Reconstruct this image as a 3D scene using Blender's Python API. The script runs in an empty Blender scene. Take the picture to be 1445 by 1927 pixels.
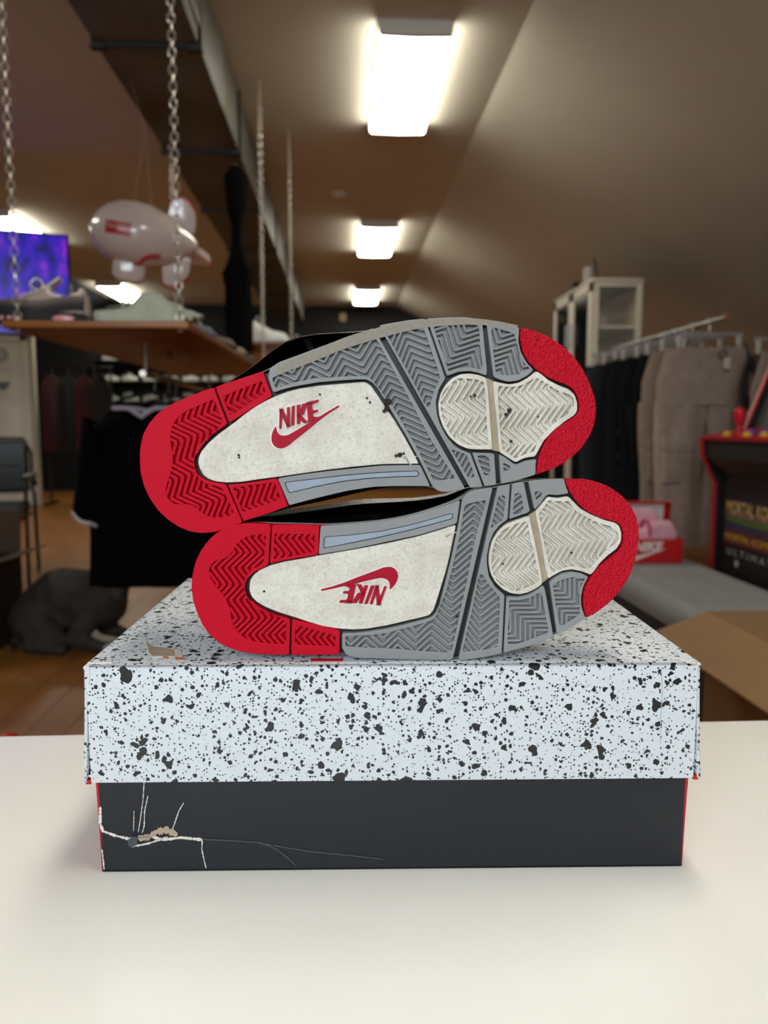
import bpy, bmesh, math, random
from math import sin, cos, pi, radians, sqrt
from mathutils import Vector, Matrix, geometry
random.seed(7)
S = bpy.context.scene
COL = S.collection
# ------------------------------------------------------------------ camera
PITCH, YAW, FPX, CX, CY = radians(6.44), radians(3.05), 1448.0, 722.5, 963.5
CAMZ = 1.0
cam = bpy.data.cameras.new('camera')
cam.sensor_fit = 'HORIZONTAL'; cam.sensor_width = 36.0
cam.lens = FPX / 1445.0 * 36.0
cam.clip_start = 0.02
cam.dof.use_dof = True
cam.dof.focus_distance = 0.447
cam.dof.aperture_fstop = 11.0
co = bpy.data.objects.new('camera', cam); COL.objects.link(co)
co.location = (0, 0, CAMZ); co.rotation_euler = (pi/2 - PITCH, 0, -YAW)
S.camera = co
# ------------------------------------------------------------------ world, daylight, exposure
W = bpy.data.worlds.new('world'); S.world = W; W.use_nodes = True
W.node_tree.nodes['Background'].inputs[0].default_value = (0.55, 0.68, 0.85, 1)
W.node_tree.nodes['Background'].inputs[1].default_value = 0.25
def area(name, loc, rot, sx, sy, power, col):
    l = bpy.data.lights.new(name, 'AREA'); l.shape = 'RECTANGLE'; l.size = sx; l.size_y = sy
    l.energy = power; l.color = col
    o = bpy.data.objects.new(name, l); COL.objects.link(o); o.location = loc; o.rotation_euler = rot
    return o
# daylight coming in through the shop window in the wall behind the camera
area('window_daylight', (-.9, -2.36, 2.05), (radians(72), 0, radians(-15)), 2.2, 1.1, 80, (0.84, 0.93, 1.0))
LAMP = 18.0                                  # strength of the fluorescent diffusers
S.view_settings.view_transform = 'Standard'; S.view_settings.look = 'None'
S.view_settings.gamma = 1.0; S.view_settings.exposure = 0.0
S.view_settings.use_curve_mapping = False
S.cycles.max_bounces = 8
S.cycles.sample_clamp_indirect = 6

# ------------------------------------------------------------------ photo pixel -> place in the room
FWD = Vector((sin(YAW)*cos(PITCH), cos(YAW)*cos(PITCH), -sin(PITCH)))
RIGHT = Vector((cos(YAW), -sin(YAW), 0)); UP = RIGHT.cross(FWD)
CAM = Vector((0, 0, CAMZ))
def ray(px, py): return FWD + RIGHT*((px-CX)/FPX) - UP*((py-CY)/FPX)
def on_z(px, py, z): d = ray(px, py); return CAM + d*((z-CAMZ)/d.z)
def on_y(px, py, y): d = ray(px, py); return CAM + d*(y/d.y)
def on_plane(px, py, P, n): d = ray(px, py); return CAM + d*((P-CAM).dot(n)/d.dot(n))

# ------------------------------------------------------------------ materials
def lin(c):
    if isinstance(c, str):
        c = [int(c[i:i+2], 16)/255 for i in (1, 3, 5)]
    return tuple(x/12.92 if x <= .04045 else ((x+.055)/1.055)**2.4 for x in c[:3]) + (1,)
MATS = {}
def mat(name, col, rough=.55, metal=0, noise=None, bump=None, spec=.5, emit=None, trans=0, alpha=1, coat=0, sheen=0):
    """plain procedural material: colour varied by noise=(scale, amount[, second colour]), relief bump=(scale, strength, kind)"""
    if name in MATS: return MATS[name]
    m = bpy.data.materials.new(name); m.use_nodes = True
    nt = m.node_tree; N = nt.nodes; L = nt.links; b = N['Principled BSDF']
    c = lin(col)
    b.inputs['Base Color'].default_value = c; b.inputs['Roughness'].default_value = rough
    b.inputs['Metallic'].default_value = metal; b.inputs['Specular IOR Level'].default_value = spec
    b.inputs['Transmission Weight'].default_value = trans; b.inputs['Alpha'].default_value = alpha
    b.inputs['Coat Weight'].default_value = coat; b.inputs['Sheen Weight'].default_value = sheen
    tc = N.new('ShaderNodeTexCoord')
    if noise:
        n = N.new('ShaderNodeTexNoise'); n.inputs['Scale'].default_value = noise[0]; n.inputs['Detail'].default_value = 6
        L.new(tc.outputs['Object'], n.inputs['Vector'])
        r = N.new('ShaderNodeValToRGB'); r.color_ramp.elements[0].position = .3; r.color_ramp.elements[1].position = .72
        a = noise[1]
        r.color_ramp.elements[0].color = lin(noise[2]) if len(noise) > 2 else tuple(x*(1-a) for x in c[:3]) + (1,)
        r.color_ramp.elements[1].color = c if len(noise) > 2 else tuple(min(1, x*(1+a)) for x in c[:3]) + (1,)
        L.new(n.outputs['Fac'], r.inputs['Fac']); L.new(r.outputs['Color'], b.inputs['Base Color'])
    if bump:
        kind = bump[2] if len(bump) > 2 else 'noise'
        t = N.new('ShaderNodeTexVoronoi' if kind == 'voronoi' else 'ShaderNodeTexNoise')
        t.inputs['Scale'].default_value = bump[0]
        L.new(tc.outputs['Object'], t.inputs['Vector'])
        bp = N.new('ShaderNodeBump'); bp.inputs['Strength'].default_value = bump[1]; bp.inputs['Distance'].default_value = 1.2/bump[0]
        L.new(t.outputs['Distance' if kind == 'voronoi' else 'Fac'], bp.inputs['Height']); L.new(bp.outputs['Normal'], b.inputs['Normal'])
    if emit:
        b.inputs['Emission Color'].default_value = lin(emit[0]); b.inputs['Emission Strength'].default_value = emit[1]
    MATS[name] = m
    return m
def mth(nt, op, a, b=None, c=None):
    n = nt.nodes.new('ShaderNodeMath'); n.operation = op
    for i, x in enumerate((a, b, c)):
        if x is None: continue
        if isinstance(x, (int, float)): n.inputs[i].default_value = x
        else: nt.links.new(x, n.inputs[i])
    return n.outputs[0]

def speckle_mat():
    m = bpy.data.materials.new('speckled_card'); m.use_nodes = True; nt = m.node_tree; N = nt.nodes; L = nt.links
    b = N['Principled BSDF']; b.inputs['Roughness'].default_value = .38
    tc = N.new('ShaderNodeTexCoord')
    masks = []
    for sc, thr, prob, dist, off in ((125, .44, .24, .0040, 0), (190, .45, .46, .0022, 3.1), (340, .46, .66, .0009, 7.7), (660, .43, .7, .0003, 1.3)):
        nz = N.new('ShaderNodeTexNoise'); nz.inputs['Scale'].default_value = sc*1.3; nz.inputs['Detail'].default_value = 1.5
        L.new(tc.outputs['Object'], nz.inputs['Vector'])
        s1 = N.new('ShaderNodeVectorMath'); s1.operation = 'SUBTRACT'; s1.inputs[1].default_value = (.5, .5, .5); L.new(nz.outputs['Color'], s1.inputs[0])
        s2 = N.new('ShaderNodeVectorMath'); s2.operation = 'SCALE'; s2.inputs['Scale'].default_value = dist*2.2; L.new(s1.outputs[0], s2.inputs[0])
        ad = N.new('ShaderNodeVectorMath'); ad.operation = 'ADD'; L.new(tc.outputs['Object'], ad.inputs[0]); L.new(s2.outputs[0], ad.inputs[1])
        of = N.new('ShaderNodeVectorMath'); of.operation = 'ADD'; of.inputs[1].default_value = (off, off*.7, off*.3); L.new(ad.outputs[0], of.inputs[0])
        v = N.new('ShaderNodeTexVoronoi'); v.inputs['Scale'].default_value = sc; L.new(of.outputs[0], v.inputs['Vector'])
        se = N.new('ShaderNodeSeparateColor'); L.new(v.outputs['Color'], se.inputs[0])
        r = mth(nt, 'MULTIPLY', mth(nt, 'MAXIMUM', mth(nt, 'SUBTRACT', se.outputs[0], 1-prob), 0), thr/prob)
        masks.append(mth(nt, 'LESS_THAN', v.outputs['Distance'], r))
    k = masks[0]
    for q in masks[1:]: k = mth(nt, 'MAXIMUM', k, q)
    mx = N.new('ShaderNodeMix'); mx.data_type = 'RGBA'
    mx.inputs['A'].default_value = lin('#d3d9df'); mx.inputs['B'].default_value = lin('#1b1c1f')
    L.new(k, mx.inputs['Factor']); L.new(mx.outputs['Result'], b.inputs['Base Color'])
    return m

def dirty_white():
    m = bpy.data.materials.new('dirty_white_rubber'); m.use_nodes = True; nt = m.node_tree; N = nt.nodes; L = nt.links
    b = N['Principled BSDF']; b.inputs['Roughness'].default_value = .5
    tc = N.new('ShaderNodeTexCoord')
    def nz(sc, det, lo, hi):
        n = N.new('ShaderNodeTexNoise'); n.inputs['Scale'].default_value = sc; n.inputs['Detail'].default_value = det; n.inputs['Roughness'].default_value = .65
        L.new(tc.outputs['Object'], n.inputs['Vector'])
        r = N.new('ShaderNodeMapRange'); r.inputs['From Min'].default_value = lo; r.inputs['From Max'].default_value = hi
        L.new(n.outputs['Fac'], r.inputs['Value']); return r.outputs[0]
    c = lin('#dedad0')
    prev = None
    for f, col in ((mth(nt, 'MULTIPLY', nz(42, 8, .40, .72), .8), '#b9b2a2'), (mth(nt, 'MULTIPLY', nz(600, 3, .48, .75), .6), '#a59d8d'), (nz(130, 2, .735, .76), '#2c2723')):
        mx = N.new('ShaderNodeMix'); mx.data_type = 'RGBA'; L.new(f, mx.inputs['Factor'])
        if prev: L.new(prev, mx.inputs['A'])
        else: mx.inputs['A'].default_value = c
        mx.inputs['B'].default_value = lin(col); prev = mx.outputs['Result']
    L.new(prev, b.inputs['Base Color'])
    return m

# ------------------------------------------------------------------ mesh builder
class MB:
    def __init__(s): s.v = []; s.f = []; s.m = []
    def add(s, vs, fs, mi=0):
        o = len(s.v); s.v += [tuple(v) for v in vs]; s.f += [tuple(i+o for i in f) for f in fs]; s.m += [mi]*len(fs); return s
    def box(s, lo, hi, mi=0, M=None):
        x0, y0, z0 = lo; x1, y1, z1 = hi
        vs = [Vector(p) for p in ((x0,y0,z0),(x1,y0,z0),(x1,y1,z0),(x0,y1,z0),(x0,y0,z1),(x1,y0,z1),(x1,y1,z1),(x0,y1,z1))]
        if M: vs = [M @ v for v in vs]
        return s.add(vs, [(3,2,1,0),(4,5,6,7),(0,1,5,4),(1,2,6,5),(2,3,7,6),(3,0,4,7)], mi)
    def grid(s, rows, closed=False, mi=0, cap=False):
        n = len(rows[0]); vs = [p for r in rows for p in r]; fs = []
        for i in range(len(rows)-1):
            for j in range(n if closed else n-1):
                k = (j+1) % n
                fs.append((i*n+j, i*n+k, (i+1)*n+k, (i+1)*n+j))
        if cap:
            fs.append(tuple(reversed(range(n)))); fs.append(tuple((len(rows)-1)*n+j for j in range(n)))
        return s.add(vs, fs, mi)
    def tube(s, pts, r, n=8, closed=False, mi=0):
        pts = [Vector(p) for p in pts]; m = len(pts); rows = []
        up = Vector((0, 0, 1)); prev = None
        for i, p in enumerate(pts):
            if closed: t = (pts[(i+1) % m]-pts[i-1]).normalized()
            else: t = (pts[min(i+1, m-1)]-pts[max(i-1, 0)]).normalized()
            if prev is None:
                a = t.cross(up if abs(t.z) < .9 else Vector((1, 0, 0))).normalized()
            else:
                a = (prev - t*prev.dot(t)).normalized()
            prev = a; b = t.cross(a)
            rr = r[i] if isinstance(r, (list, tuple)) else r
            rows.append([p + a*cos(2*pi*k/n)*rr + b*sin(2*pi*k/n)*rr for k in range(n)])
        if closed: rows.append(rows[0])
        return s.grid(rows, True, mi, cap=not closed)
    def cyl(s, p, q, r, n=16, mi=0): return s.tube([p, q], r, n, mi=mi)
    def lathe(s, prof, n=24, M=None, mi=0):
        rows = [[Vector((r*cos(2*pi*k/n), r*sin(2*pi*k/n), z)) for k in range(n)] for r, z in prof]
        if M: rows = [[M @ v for v in r] for r in rows]
        return s.grid(rows, True, mi, cap=True)
    def ball(s, c, r, n=14, mi=0, M=None):
        if isinstance(r, (int, float)): r = (r, r, r)
        rows = []
        for i in range(n//2+1):
            a = -pi/2 + pi*i/(n//2); a = max(-pi/2+.02, min(pi/2-.02, a))
            rows.append([Vector((c[0]+r[0]*cos(a)*cos(2*pi*k/n), c[1]+r[1]*cos(a)*sin(2*pi*k/n), c[2]+r[2]*sin(a))) for k in range(n)])
        if M: rows = [[M @ v for v in q] for q in rows]
        return s.grid(rows, True, mi, cap=True)
    def prism(s, poly, fn, a, b, mi=0):
        """polygon (list of 2D) extruded from a to b, fn(x, y, w) -> 3D"""
        n = len(poly)
        vs = [fn(x, y, a) for x, y in poly] + [fn(x, y, b) for x, y in poly]
        fs = [tuple(range(n)), tuple(reversed(range(n, 2*n)))] + [(i, n+i, n+(i+1) % n, (i+1) % n) for i in range(n)]
        return s.add(vs, fs, mi)
    def mesh(s, name, mats, bevel=0, seg=2, smooth=True, ang=35, weld=0):
        me = bpy.data.meshes.new(name); me.from_pydata(s.v, [], s.f)
        for i, p in enumerate(me.polygons): p.material_index = s.m[i]
        bm = bmesh.new(); bm.from_mesh(me)
        if weld: bmesh.ops.remove_doubles(bm, verts=bm.verts, dist=weld)
        bmesh.ops.recalc_face_normals(bm, faces=bm.faces)
        if bevel:
            es = [e for e in bm.edges if len(e.link_faces) == 2 and e.calc_face_angle(0) > radians(30)]
            bmesh.ops.bevel(bm, geom=es, offset=bevel, segments=seg, profile=.6, affect='EDGES', clamp_overlap=True)
        bm.to_mesh(me); bm.free()
        for m_ in (mats if isinstance(mats, (list, tuple)) else [mats]): me.materials.append(m_)
        if smooth:
            me.polygons.foreach_set('use_smooth', [True]*len(me.polygons)); me.set_sharp_from_angle(angle=radians(ang))
        return me
    def build(s, name, mats, parent=None, label=None, **k):
        return obj(name, s.mesh(name, mats, **k), parent, label=label)
def obj(name, me, parent=None, loc=None, rot=None, label=None):
    o = bpy.data.objects.new(name, me); COL.objects.link(o)
    if parent: o.parent = parent
    if loc: o.location = loc
    if rot: o.rotation_euler = rot
    if label: o['label'] = label
    return o
def tag(o, label, cat, group=None, kind=None):
    if label: o['label'] = label
    if cat: o['category'] = cat
    if group: o['group'] = group
    if kind: o['kind'] = kind
    return o
def thing(name, label, cat, loc=(0, 0, 0), rotz=0, group=None):
    o = bpy.data.objects.new(name, None); COL.objects.link(o); o.empty_display_size = .05
    o.location = loc; o.rotation_euler = (0, 0, rotz)
    return tag(o, label, cat, group)
def struct(o, label=None):
    o['kind'] = 'structure'
    if label: o['label'] = label
    return o
def dup(root, loc=None, rotz=None, label=None, group=None):
    r = root.copy(); COL.objects.link(r)
    if loc is not None: r.location = loc
    if rotz is not None: r.rotation_euler = (0, 0, rotz)
    if label: r['label'] = label
    if group: r['group'] = group
    for ch in list(root.children):
        c = ch.copy(); COL.objects.link(c); c.parent = r
        for g in list(ch.children):
            d = g.copy(); COL.objects.link(d); d.parent = c
    return r
def eval_mesh(o):
    """mesh of a temporary curve or modified object, which is then removed"""
    bpy.context.view_layer.update()
    dg = bpy.context.evaluated_depsgraph_get()
    me = bpy.data.meshes.new_from_object(o.evaluated_get(dg))
    d = o.data; bpy.data.objects.remove(o)
    return me
def plate(polys, depth, bevel=0, off=0.0, res=2):
    """flat plate with holes from closed outlines: top face at z = 0, bottom at z = -depth; returns (verts, faces)"""
    c = bpy.data.curves.new('tmp', 'CURVE'); c.dimensions = '2D'; c.fill_mode = 'BOTH'
    c.extrude = depth/2 - bevel; c.bevel_depth = bevel; c.bevel_resolution = res; c.offset = off - bevel
    for p in polys:
        sp = c.splines.new('POLY'); sp.points.add(len(p)-1); sp.use_cyclic_u = True
        for i, q in enumerate(p): sp.points[i].co = (q[0], q[1], 0, 1)
    o = bpy.data.objects.new('tmp', c); COL.objects.link(o)
    me = eval_mesh(o)
    vs = [(v.co.x, v.co.y, v.co.z - depth/2) for v in me.vertices]; fs = [tuple(p.vertices) for p in me.polygons]
    bpy.data.meshes.remove(me); bpy.data.curves.remove(c)
    return vs, fs
def text_plate(body, size, depth, bold=0.0, shear=0, space=1.0, align='CENTER'):
    c = bpy.data.curves.new('tmp', 'FONT'); c.body = body; c.size = size; c.extrude = depth/2; c.offset = bold; c.shear = shear
    c.align_x = align; c.align_y = 'CENTER'; c.space_character = space; c.resolution_u = 3
    o = bpy.data.objects.new('tmp', c); COL.objects.link(o)
    me = eval_mesh(o)
    vs = [tuple(v.co) for v in me.vertices]; fs = [tuple(p.vertices) for p in me.polygons]
    bpy.data.meshes.remove(me); bpy.data.curves.remove(c)
    return vs, fs
def blob(balls, vox, name, m, parent=None, smooth=6):
    """one continuous body: many overlapping ellipsoids fused by a voxel remesh and smoothed"""
    b = MB()
    for c, r in balls: b.ball(c, r, 12)
    me = b.mesh('tmp', m); o = bpy.data.objects.new('tmp', me); COL.objects.link(o)
    md = o.modifiers.new('r', 'REMESH'); md.mode = 'VOXEL'; md.voxel_size = vox
    sm = o.modifiers.new('s', 'SMOOTH'); sm.iterations = smooth; sm.factor = .6
    out = eval_mesh(o); out.name = name
    bpy.data.meshes.remove(me)
    if not out.materials: out.materials.append(m)
    out.polygons.foreach_set('use_smooth', [True]*len(out.polygons))
    return obj(name, out, parent)
def chainballs(pts, step=.6):
    """ellipsoids along a limb: pts = [(centre, radius)...]"""
    out = []
    for (a, ra), (b, rb) in zip(pts, pts[1:]):
        a = Vector(a); b = Vector(b); n = max(2, int((b-a).length/(min(ra, rb)*step))+1)
        for i in range(n+1):
            t = i/n; out.append((tuple(a.lerp(b, t)), ra+(rb-ra)*t))
    return out
def fillet(pts, r, n=4, closed=True):
    """round every corner of a polyline with radius-like reach r"""
    P = [Vector((p[0], p[1])) for p in pts]; m = len(P); out = []
    for i, p in enumerate(P):
        if not closed and i in (0, m-1): out.append(tuple(p)); continue
        a = P[i-1]-p; b = P[(i+1) % m]-p
        la, lb = a.length, b.length
        if la < 1e-9 or lb < 1e-9: continue
        d = min(r, .45*la, .45*lb); q0 = p+a*(d/la); q1 = p+b*(d/lb)
        for k in range(n+1):
            t = k/n; out.append(tuple(q0*(1-t)**2 + p*2*t*(1-t) + q1*t*t))
    return out
# ================================================================== the setting
YB, YF, XL, XR, ZC = -2.5, 12.0, -5.2, 5.0, 2.8
CRL, CRR, SL = -3.33, 0.826, 0.45          # creases of the flat ceiling, fall of the slopes
zl = ZC - SL*(CRL-XL); zr = ZC - SL*(XR-CRR)
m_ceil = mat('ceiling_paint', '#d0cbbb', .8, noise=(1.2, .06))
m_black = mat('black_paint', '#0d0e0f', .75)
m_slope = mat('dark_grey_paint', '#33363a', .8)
m_wall = mat('cream_paint', '#b9b1a0', .8)
def slab(name, quad, th, m):
    q = [Vector(p) for p in quad]; n = (q[1]-q[0]).cross(q[-1]-q[0]).normalized()*th
    b = MB(); k = len(q)
    b.add(q + [p+n for p in q], [tuple(reversed(range(k))), tuple(range(k, 2*k))] + [(i, (i+1) % k, k+(i+1) % k, k+i) for i in range(k)])
    return struct(b.build(name, m, smooth=False))
slab('ceiling', [(CRL, YB, ZC), (CRR, YB, ZC), (CRR, YF, ZC), (CRL, YF, ZC)], .08, m_ceil)
slab('ceiling_right', [(CRR, YB, ZC), (XR, YB, zr), (XR, YF, zr), (CRR, YF, ZC)], .08, m_ceil)
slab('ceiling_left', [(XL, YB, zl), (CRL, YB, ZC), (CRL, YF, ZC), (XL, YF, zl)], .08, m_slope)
slab('wall_right', [(XR, YB, zr), (XR, YB, 0), (XR, YF, 0), (XR, YF, zr)], .1, m_wall)
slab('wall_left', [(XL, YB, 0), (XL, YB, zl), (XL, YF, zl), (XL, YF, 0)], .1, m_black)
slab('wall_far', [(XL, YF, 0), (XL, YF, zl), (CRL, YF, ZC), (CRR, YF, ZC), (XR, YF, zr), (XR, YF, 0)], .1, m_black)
# wall behind the camera, with the shop window the daylight comes through
b = MB(); WX0, WX1, WZ0, WZ1 = -2.2, .8, .85, 2.6
for x0, x1, z0, z1 in ((XL, WX0, 0, zl), (WX1, XR, 0, zr), (WX0, WX1, 0, WZ0), (WX0, WX1, WZ1, ZC)):
    b.box((x0, YB-.12, z0), (x1, YB, z1))
b.box((XL+.9, YB-.12, zl), (WX0, YB, ZC-.35)); b.box((WX1, YB-.12, zr), (WX1+.9, YB, ZC-.4))
struct(b.build('wall_back', m_wall, smooth=False))
b = MB()
for x in (WX0, (WX0+WX1)/2-.03, WX1-.06): b.box((x, YB-.1, WZ0), (x+.06, YB-.02, WZ1))
for z in (WZ0, WZ1-.06): b.box((WX0, YB-.1, z), (WX1, YB-.02, z+.06))
struct(b.build('window_1', mat('window_frame', '#e8e6e0', .5), bevel=.004))
# floor: boards that can be told apart, the rest joined
m_wood = mat('floor_wood', '#a06a30', .38, noise=(3, .2, '#835322'))
fl = MB().box((XL, YB, -.08), (XR, YF, -.012)).build('floor', mat('subfloor', '#3a2413', .8), smooth=False); struct(fl)
PWD, PLN = .13, 2.7
pm = MB().box((.001, 0, -.012), (PWD-.001, PLN-.002, 0)).mesh('plank', m_wood, bevel=.0015, seg=1)
nrow = int((XR-XL)/PWD)+1
cnt = 0; rest = MB()
for i in range(nrow):
    x = XL + i*PWD; off = (i*37 % 10)/10*PLN
    y = YB - off
    while y < YF:
        y0, y1 = max(y, YB), min(y+PLN, YF)
        if y0 > 1.2 and y1 - y0 > PLN*.99 and cnt < 295 and -4.6 < x < 2.4:
            o = obj('plank', pm, fl, loc=(x, y0, 0)); cnt += 1
        elif y1 > y0: rest.box((x+.001, y0, -.012), (min(x+PWD, XR)-.001, y1-.002, 0))
        y += PLN
o = rest.build('planks', m_wood, fl, smooth=False); o['kind'] = 'stuff'
# partition with the white door, far left
YD = 9.9
b = MB(); DX0, DX1 = -4.78, -3.97
b.box((XL, YD, 0), (DX0-.09, YD+.1, 2.12)); b.box((DX1+.09, YD, 0), (DX1+.14, YD+.1, 2.3)); b.box((XL, YD, 2.12), (DX1+.09, YD+.1, 2.13))
struct(b.build('wall_partition', m_wall, smooth=False))
m_door = mat('door_white', '#e4e1d4', .45)
b = MB(); b.box((DX0, YD+.01, .01), (DX1, YD+.05, 2.03))
dr = struct(b.build('door_1', m_door, bevel=.003), 'white six panelled interior door behind the black chair')
for k, (z0, z1) in enumerate(((.14, .62), (.74, 1.22), (1.34, 1.56), (1.68, 1.94))):
    for x0, x1 in ((DX0+.08, DX0+.37), (DX0+.44, DX1-.08)):
        p = MB(); p.box((x0, YD-.004, z0), (x1, YD+.012, z1)); p.box((x0+.035, YD-.012, z0+.035), (x1-.035, YD+.0, z1-.035))
        p.build('panel', m_door, dr, bevel=.006)
b = MB(); b.lathe([(.006, 0), (.03, .005), (.03, .01), (.012, .012), (.01, .05)], 14, Matrix.Translation((DX0+.07, YD+.01, .98)) @ Matrix.Rotation(pi/2, 4, 'X'))
b.tube([(DX0+.07, YD-.04, .98), (DX0+.11, YD-.045, .98), (DX0+.19, YD-.04, .975)], .009)
b.build('door_handle', mat('steel', '#9a9a98', .3, 1), dr, label='steel lever handle')
# round grey printed emblem and shield sticker on the upper door panels
b = MB(); cxm = DX1-.235
for r0, r1 in ((.075, .088), (.03, .045)):
    ring = [[Vector((cxm+r*cos(a), YD-.0135, 1.86+r*sin(a))) for a in [2*pi*k/28 for k in range(28)]] for r in (r0, r1)]
    b.grid(ring, True)
for k in range(9):
    a = 2*pi*k/9; b.box((cxm+.06*cos(a)-.008, YD-.0138, 1.86+.06*sin(a)-.01), (cxm+.06*cos(a)+.008, YD-.0132, 1.86+.06*sin(a)+.01))
b.prism([(cxm-.09, 1.53), (cxm+.1, 1.53), (cxm+.06, 1.46), (cxm+.005, 1.42), (cxm-.06, 1.46)], lambda x, z, w: (x, w, z), YD-.0138, YD-.0125)
b.build('door_emblem', mat('emblem_grey', '#6f7480', .6), dr, smooth=False, label='grey round emblem and shield print')
b = MB(); b.box((DX0-.09, YD-.03, 0), (DX0, YD+.05, 2.12)); b.box((DX1, YD-.03, 0), (DX1+.09, YD+.05, 2.12)); b.box((DX0-.09, YD-.03, 2.03), (DX1+.09, YD+.05, 2.12))
struct(b.build('trim_1', m_door, bevel=.006))
# beige thermostat plate on the far wall
q = on_y(645, 597, YF)
tag(MB().box((q.x-.05, YF-.03, q.z-.06), (q.x+.05, YF, q.z+.06)).build('wall_thermostat', mat('beige_plastic', '#b09a70', .5), bevel=.01), 'small beige square plate mounted high on the black far wall', 'thermostat')

# ================================================================== ceiling lights, smoke detector, duct
m_house = mat('light_housing', '#d8d4c8', .5)
m_diff = mat('light_diffuser', '#f4ffe8', .4, emit=('#fff9e9', LAMP))
lights = []
def ceiling_light(x, y, label):
    t = thing('ceiling_light', label, 'light', (x, y, ZC), 0, 'fluorescent wraparound ceiling lights')
    lights.append(t)
    if len(lights) == 1:
        L2, Wd = .58, .165
        prof = [(-Wd, -.015), (-Wd+.003, -.05), (-Wd+.014, -.062), (0, -.066), (Wd-.014, -.062), (Wd-.003, -.05), (Wd, -.015)]
        MB().prism(prof, lambda a, z, w: (a, w, z), -L2, L2).build('diffuser', m_diff, t, label='glowing white prismatic diffuser')
        h = MB(); h.box((-Wd-.005, -L2-.02, -.016), (Wd+.005, L2+.02, 0))
        h.build('housing', m_house, t, bevel=.003)
        for s in (-1, 1):
            e = MB(); e.prism([(q[0]*1.03, q[1]*1.03) for q in prof]+[(Wd, 0), (-Wd, 0)], lambda a, z, w: (a, w, z), s*L2, s*(L2+.025)); e.build('end_cap', m_house, t, bevel=.002)
    else:
        for ch in lights[0].children:
            c = ch.copy(); COL.objects.link(c); c.parent = t
for x, y, l in ((.338, 4.25, 'large glowing fluorescent light nearest the camera on the flat ceiling'),
                (.338, 7.64, 'glowing fluorescent light second in the row down the room'),
                (.338, 10.85, 'small glowing fluorescent light farthest down the row'),
                (.338, .55, 'fluorescent light on the ceiling above the white counter'),
                (-2.95, 7.45, 'glowing fluorescent light above the hanging television'),
                (-2.95, 10.75, 'glowing fluorescent light seen below the inflatable airship'),
                (-2.95, 4.0, 'unseen fluorescent light added on the left side of the ceiling')):  # last lamp is out of view, added to light the room
    ceiling_light(x, y, l)
q = on_z(637, 365, ZC)
t = thing('smoke_detector', 'small round smoke detector on the ceiling between two lights', 'smoke detector', (q.x, q.y, ZC))
MB().lathe([(.065, -.0), (.065, -.02), (.05, -.035), (.02, -.04)], 20).build('body', m_ceil, t)
MB().lathe([(.075, 0), (.075, -.008)], 20).build('base_ring', m_ceil, t)
# galvanised duct running down the room
m_galv = mat('galvanised_steel', '#6f7170', .5, .5, noise=(2.2, .35, '#504830'), bump=(30, .05))
m_flange = mat('duct_flange', '#3c3d3c', .5, .7)
ZD, DL, DR = 2.48, -.955, -.555
dt = thing('air_duct', 'long rectangular galvanised steel air duct under the ceiling', 'duct', ((DL+DR)/2, 0, ZD))
y = .9; hw = (DR-DL)/2
while y < 11.3:
    y1 = min(y+1.17, 11.4)
    s = MB(); s.box((-hw, y+.012, 0), (hw, y1-.012, ZC-ZD-.012))
    for x in (-1, 1):                                   # cross creased side and bottom panels
        s.add([(x*(hw+.001), y+.03, .02), (x*(hw+.001), y1-.03, .02), (x*(hw+.001), y1-.03, .28), (x*(hw+.001), y+.03, .28), (x*(hw+.008), (y+y1)/2, .15)], [(0,1,4),(1,2,4),(2,3,4),(3,0,4)])
    s.add([(-hw+.02, y+.03, -.001), (hw-.02, y+.03, -.001), (hw-.02, y1-.03, -.001), (-hw+.02, y1-.03, -.001), (0, (y+y1)/2, -.011)], [(0,1,4),(1,2,4),(2,3,4),(3,0,4)])
    s.build('duct_section', m_galv, dt, smooth=False)
    f = MB(); e = .013
    f.box((-hw-e, y-.012, -e), (hw+e, y+.012, .001)); f.box((-hw-e, y-.012, 0), (-hw+.001, y+.012, ZC-ZD-.012)); f.box((hw-.001, y-.012, 0), (hw+e, y+.012, ZC-ZD-.012))
    for sx in (-1, 1): f.box((sx*(hw-.012)-.028, y-.02, -.022), (sx*(hw-.012)+.028, y+.02, -.012))
    f.build('flange', m_flange, dt, smooth=False)
    y = y1
b = MB(); b.box((hw+.008, 2.85, .06), (hw+.0095, 3.25, .25)); st = b.build('duct_label', mat('label_paper', '#a89d95', .6), dt, smooth=False, label='pale paper label with dark bars')
b = MB(); yy = 2.9
while yy < 3.2:
    w = random.choice((.006, .01, .016)); b.box((hw+.0096, yy, .09), (hw+.0102, yy+w, .2)); yy += w+random.choice((.008, .014))
b.build('barcode', mat('print_dark', '#3b3336', .6), st, smooth=False)

# ================================================================== counter
t = thing('counter', 'glossy white counter top in the foreground under the speckled shoe box', 'counter', (.04, .64, 0))
m_counter = mat('white_laminate', '#f3f1ec', .22, noise=(14, .02), coat=.25)
MB().box((-1.5, -.75, .705), (1.5, 0, .74)).build('worktop', m_counter, t, bevel=.004, seg=3)
MB().box((-1.46, -.72, 0), (1.46, -.05, .705)).build('base_cabinet', mat('counter_base', '#d9d5cb', .5), t, bevel=.003)

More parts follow.
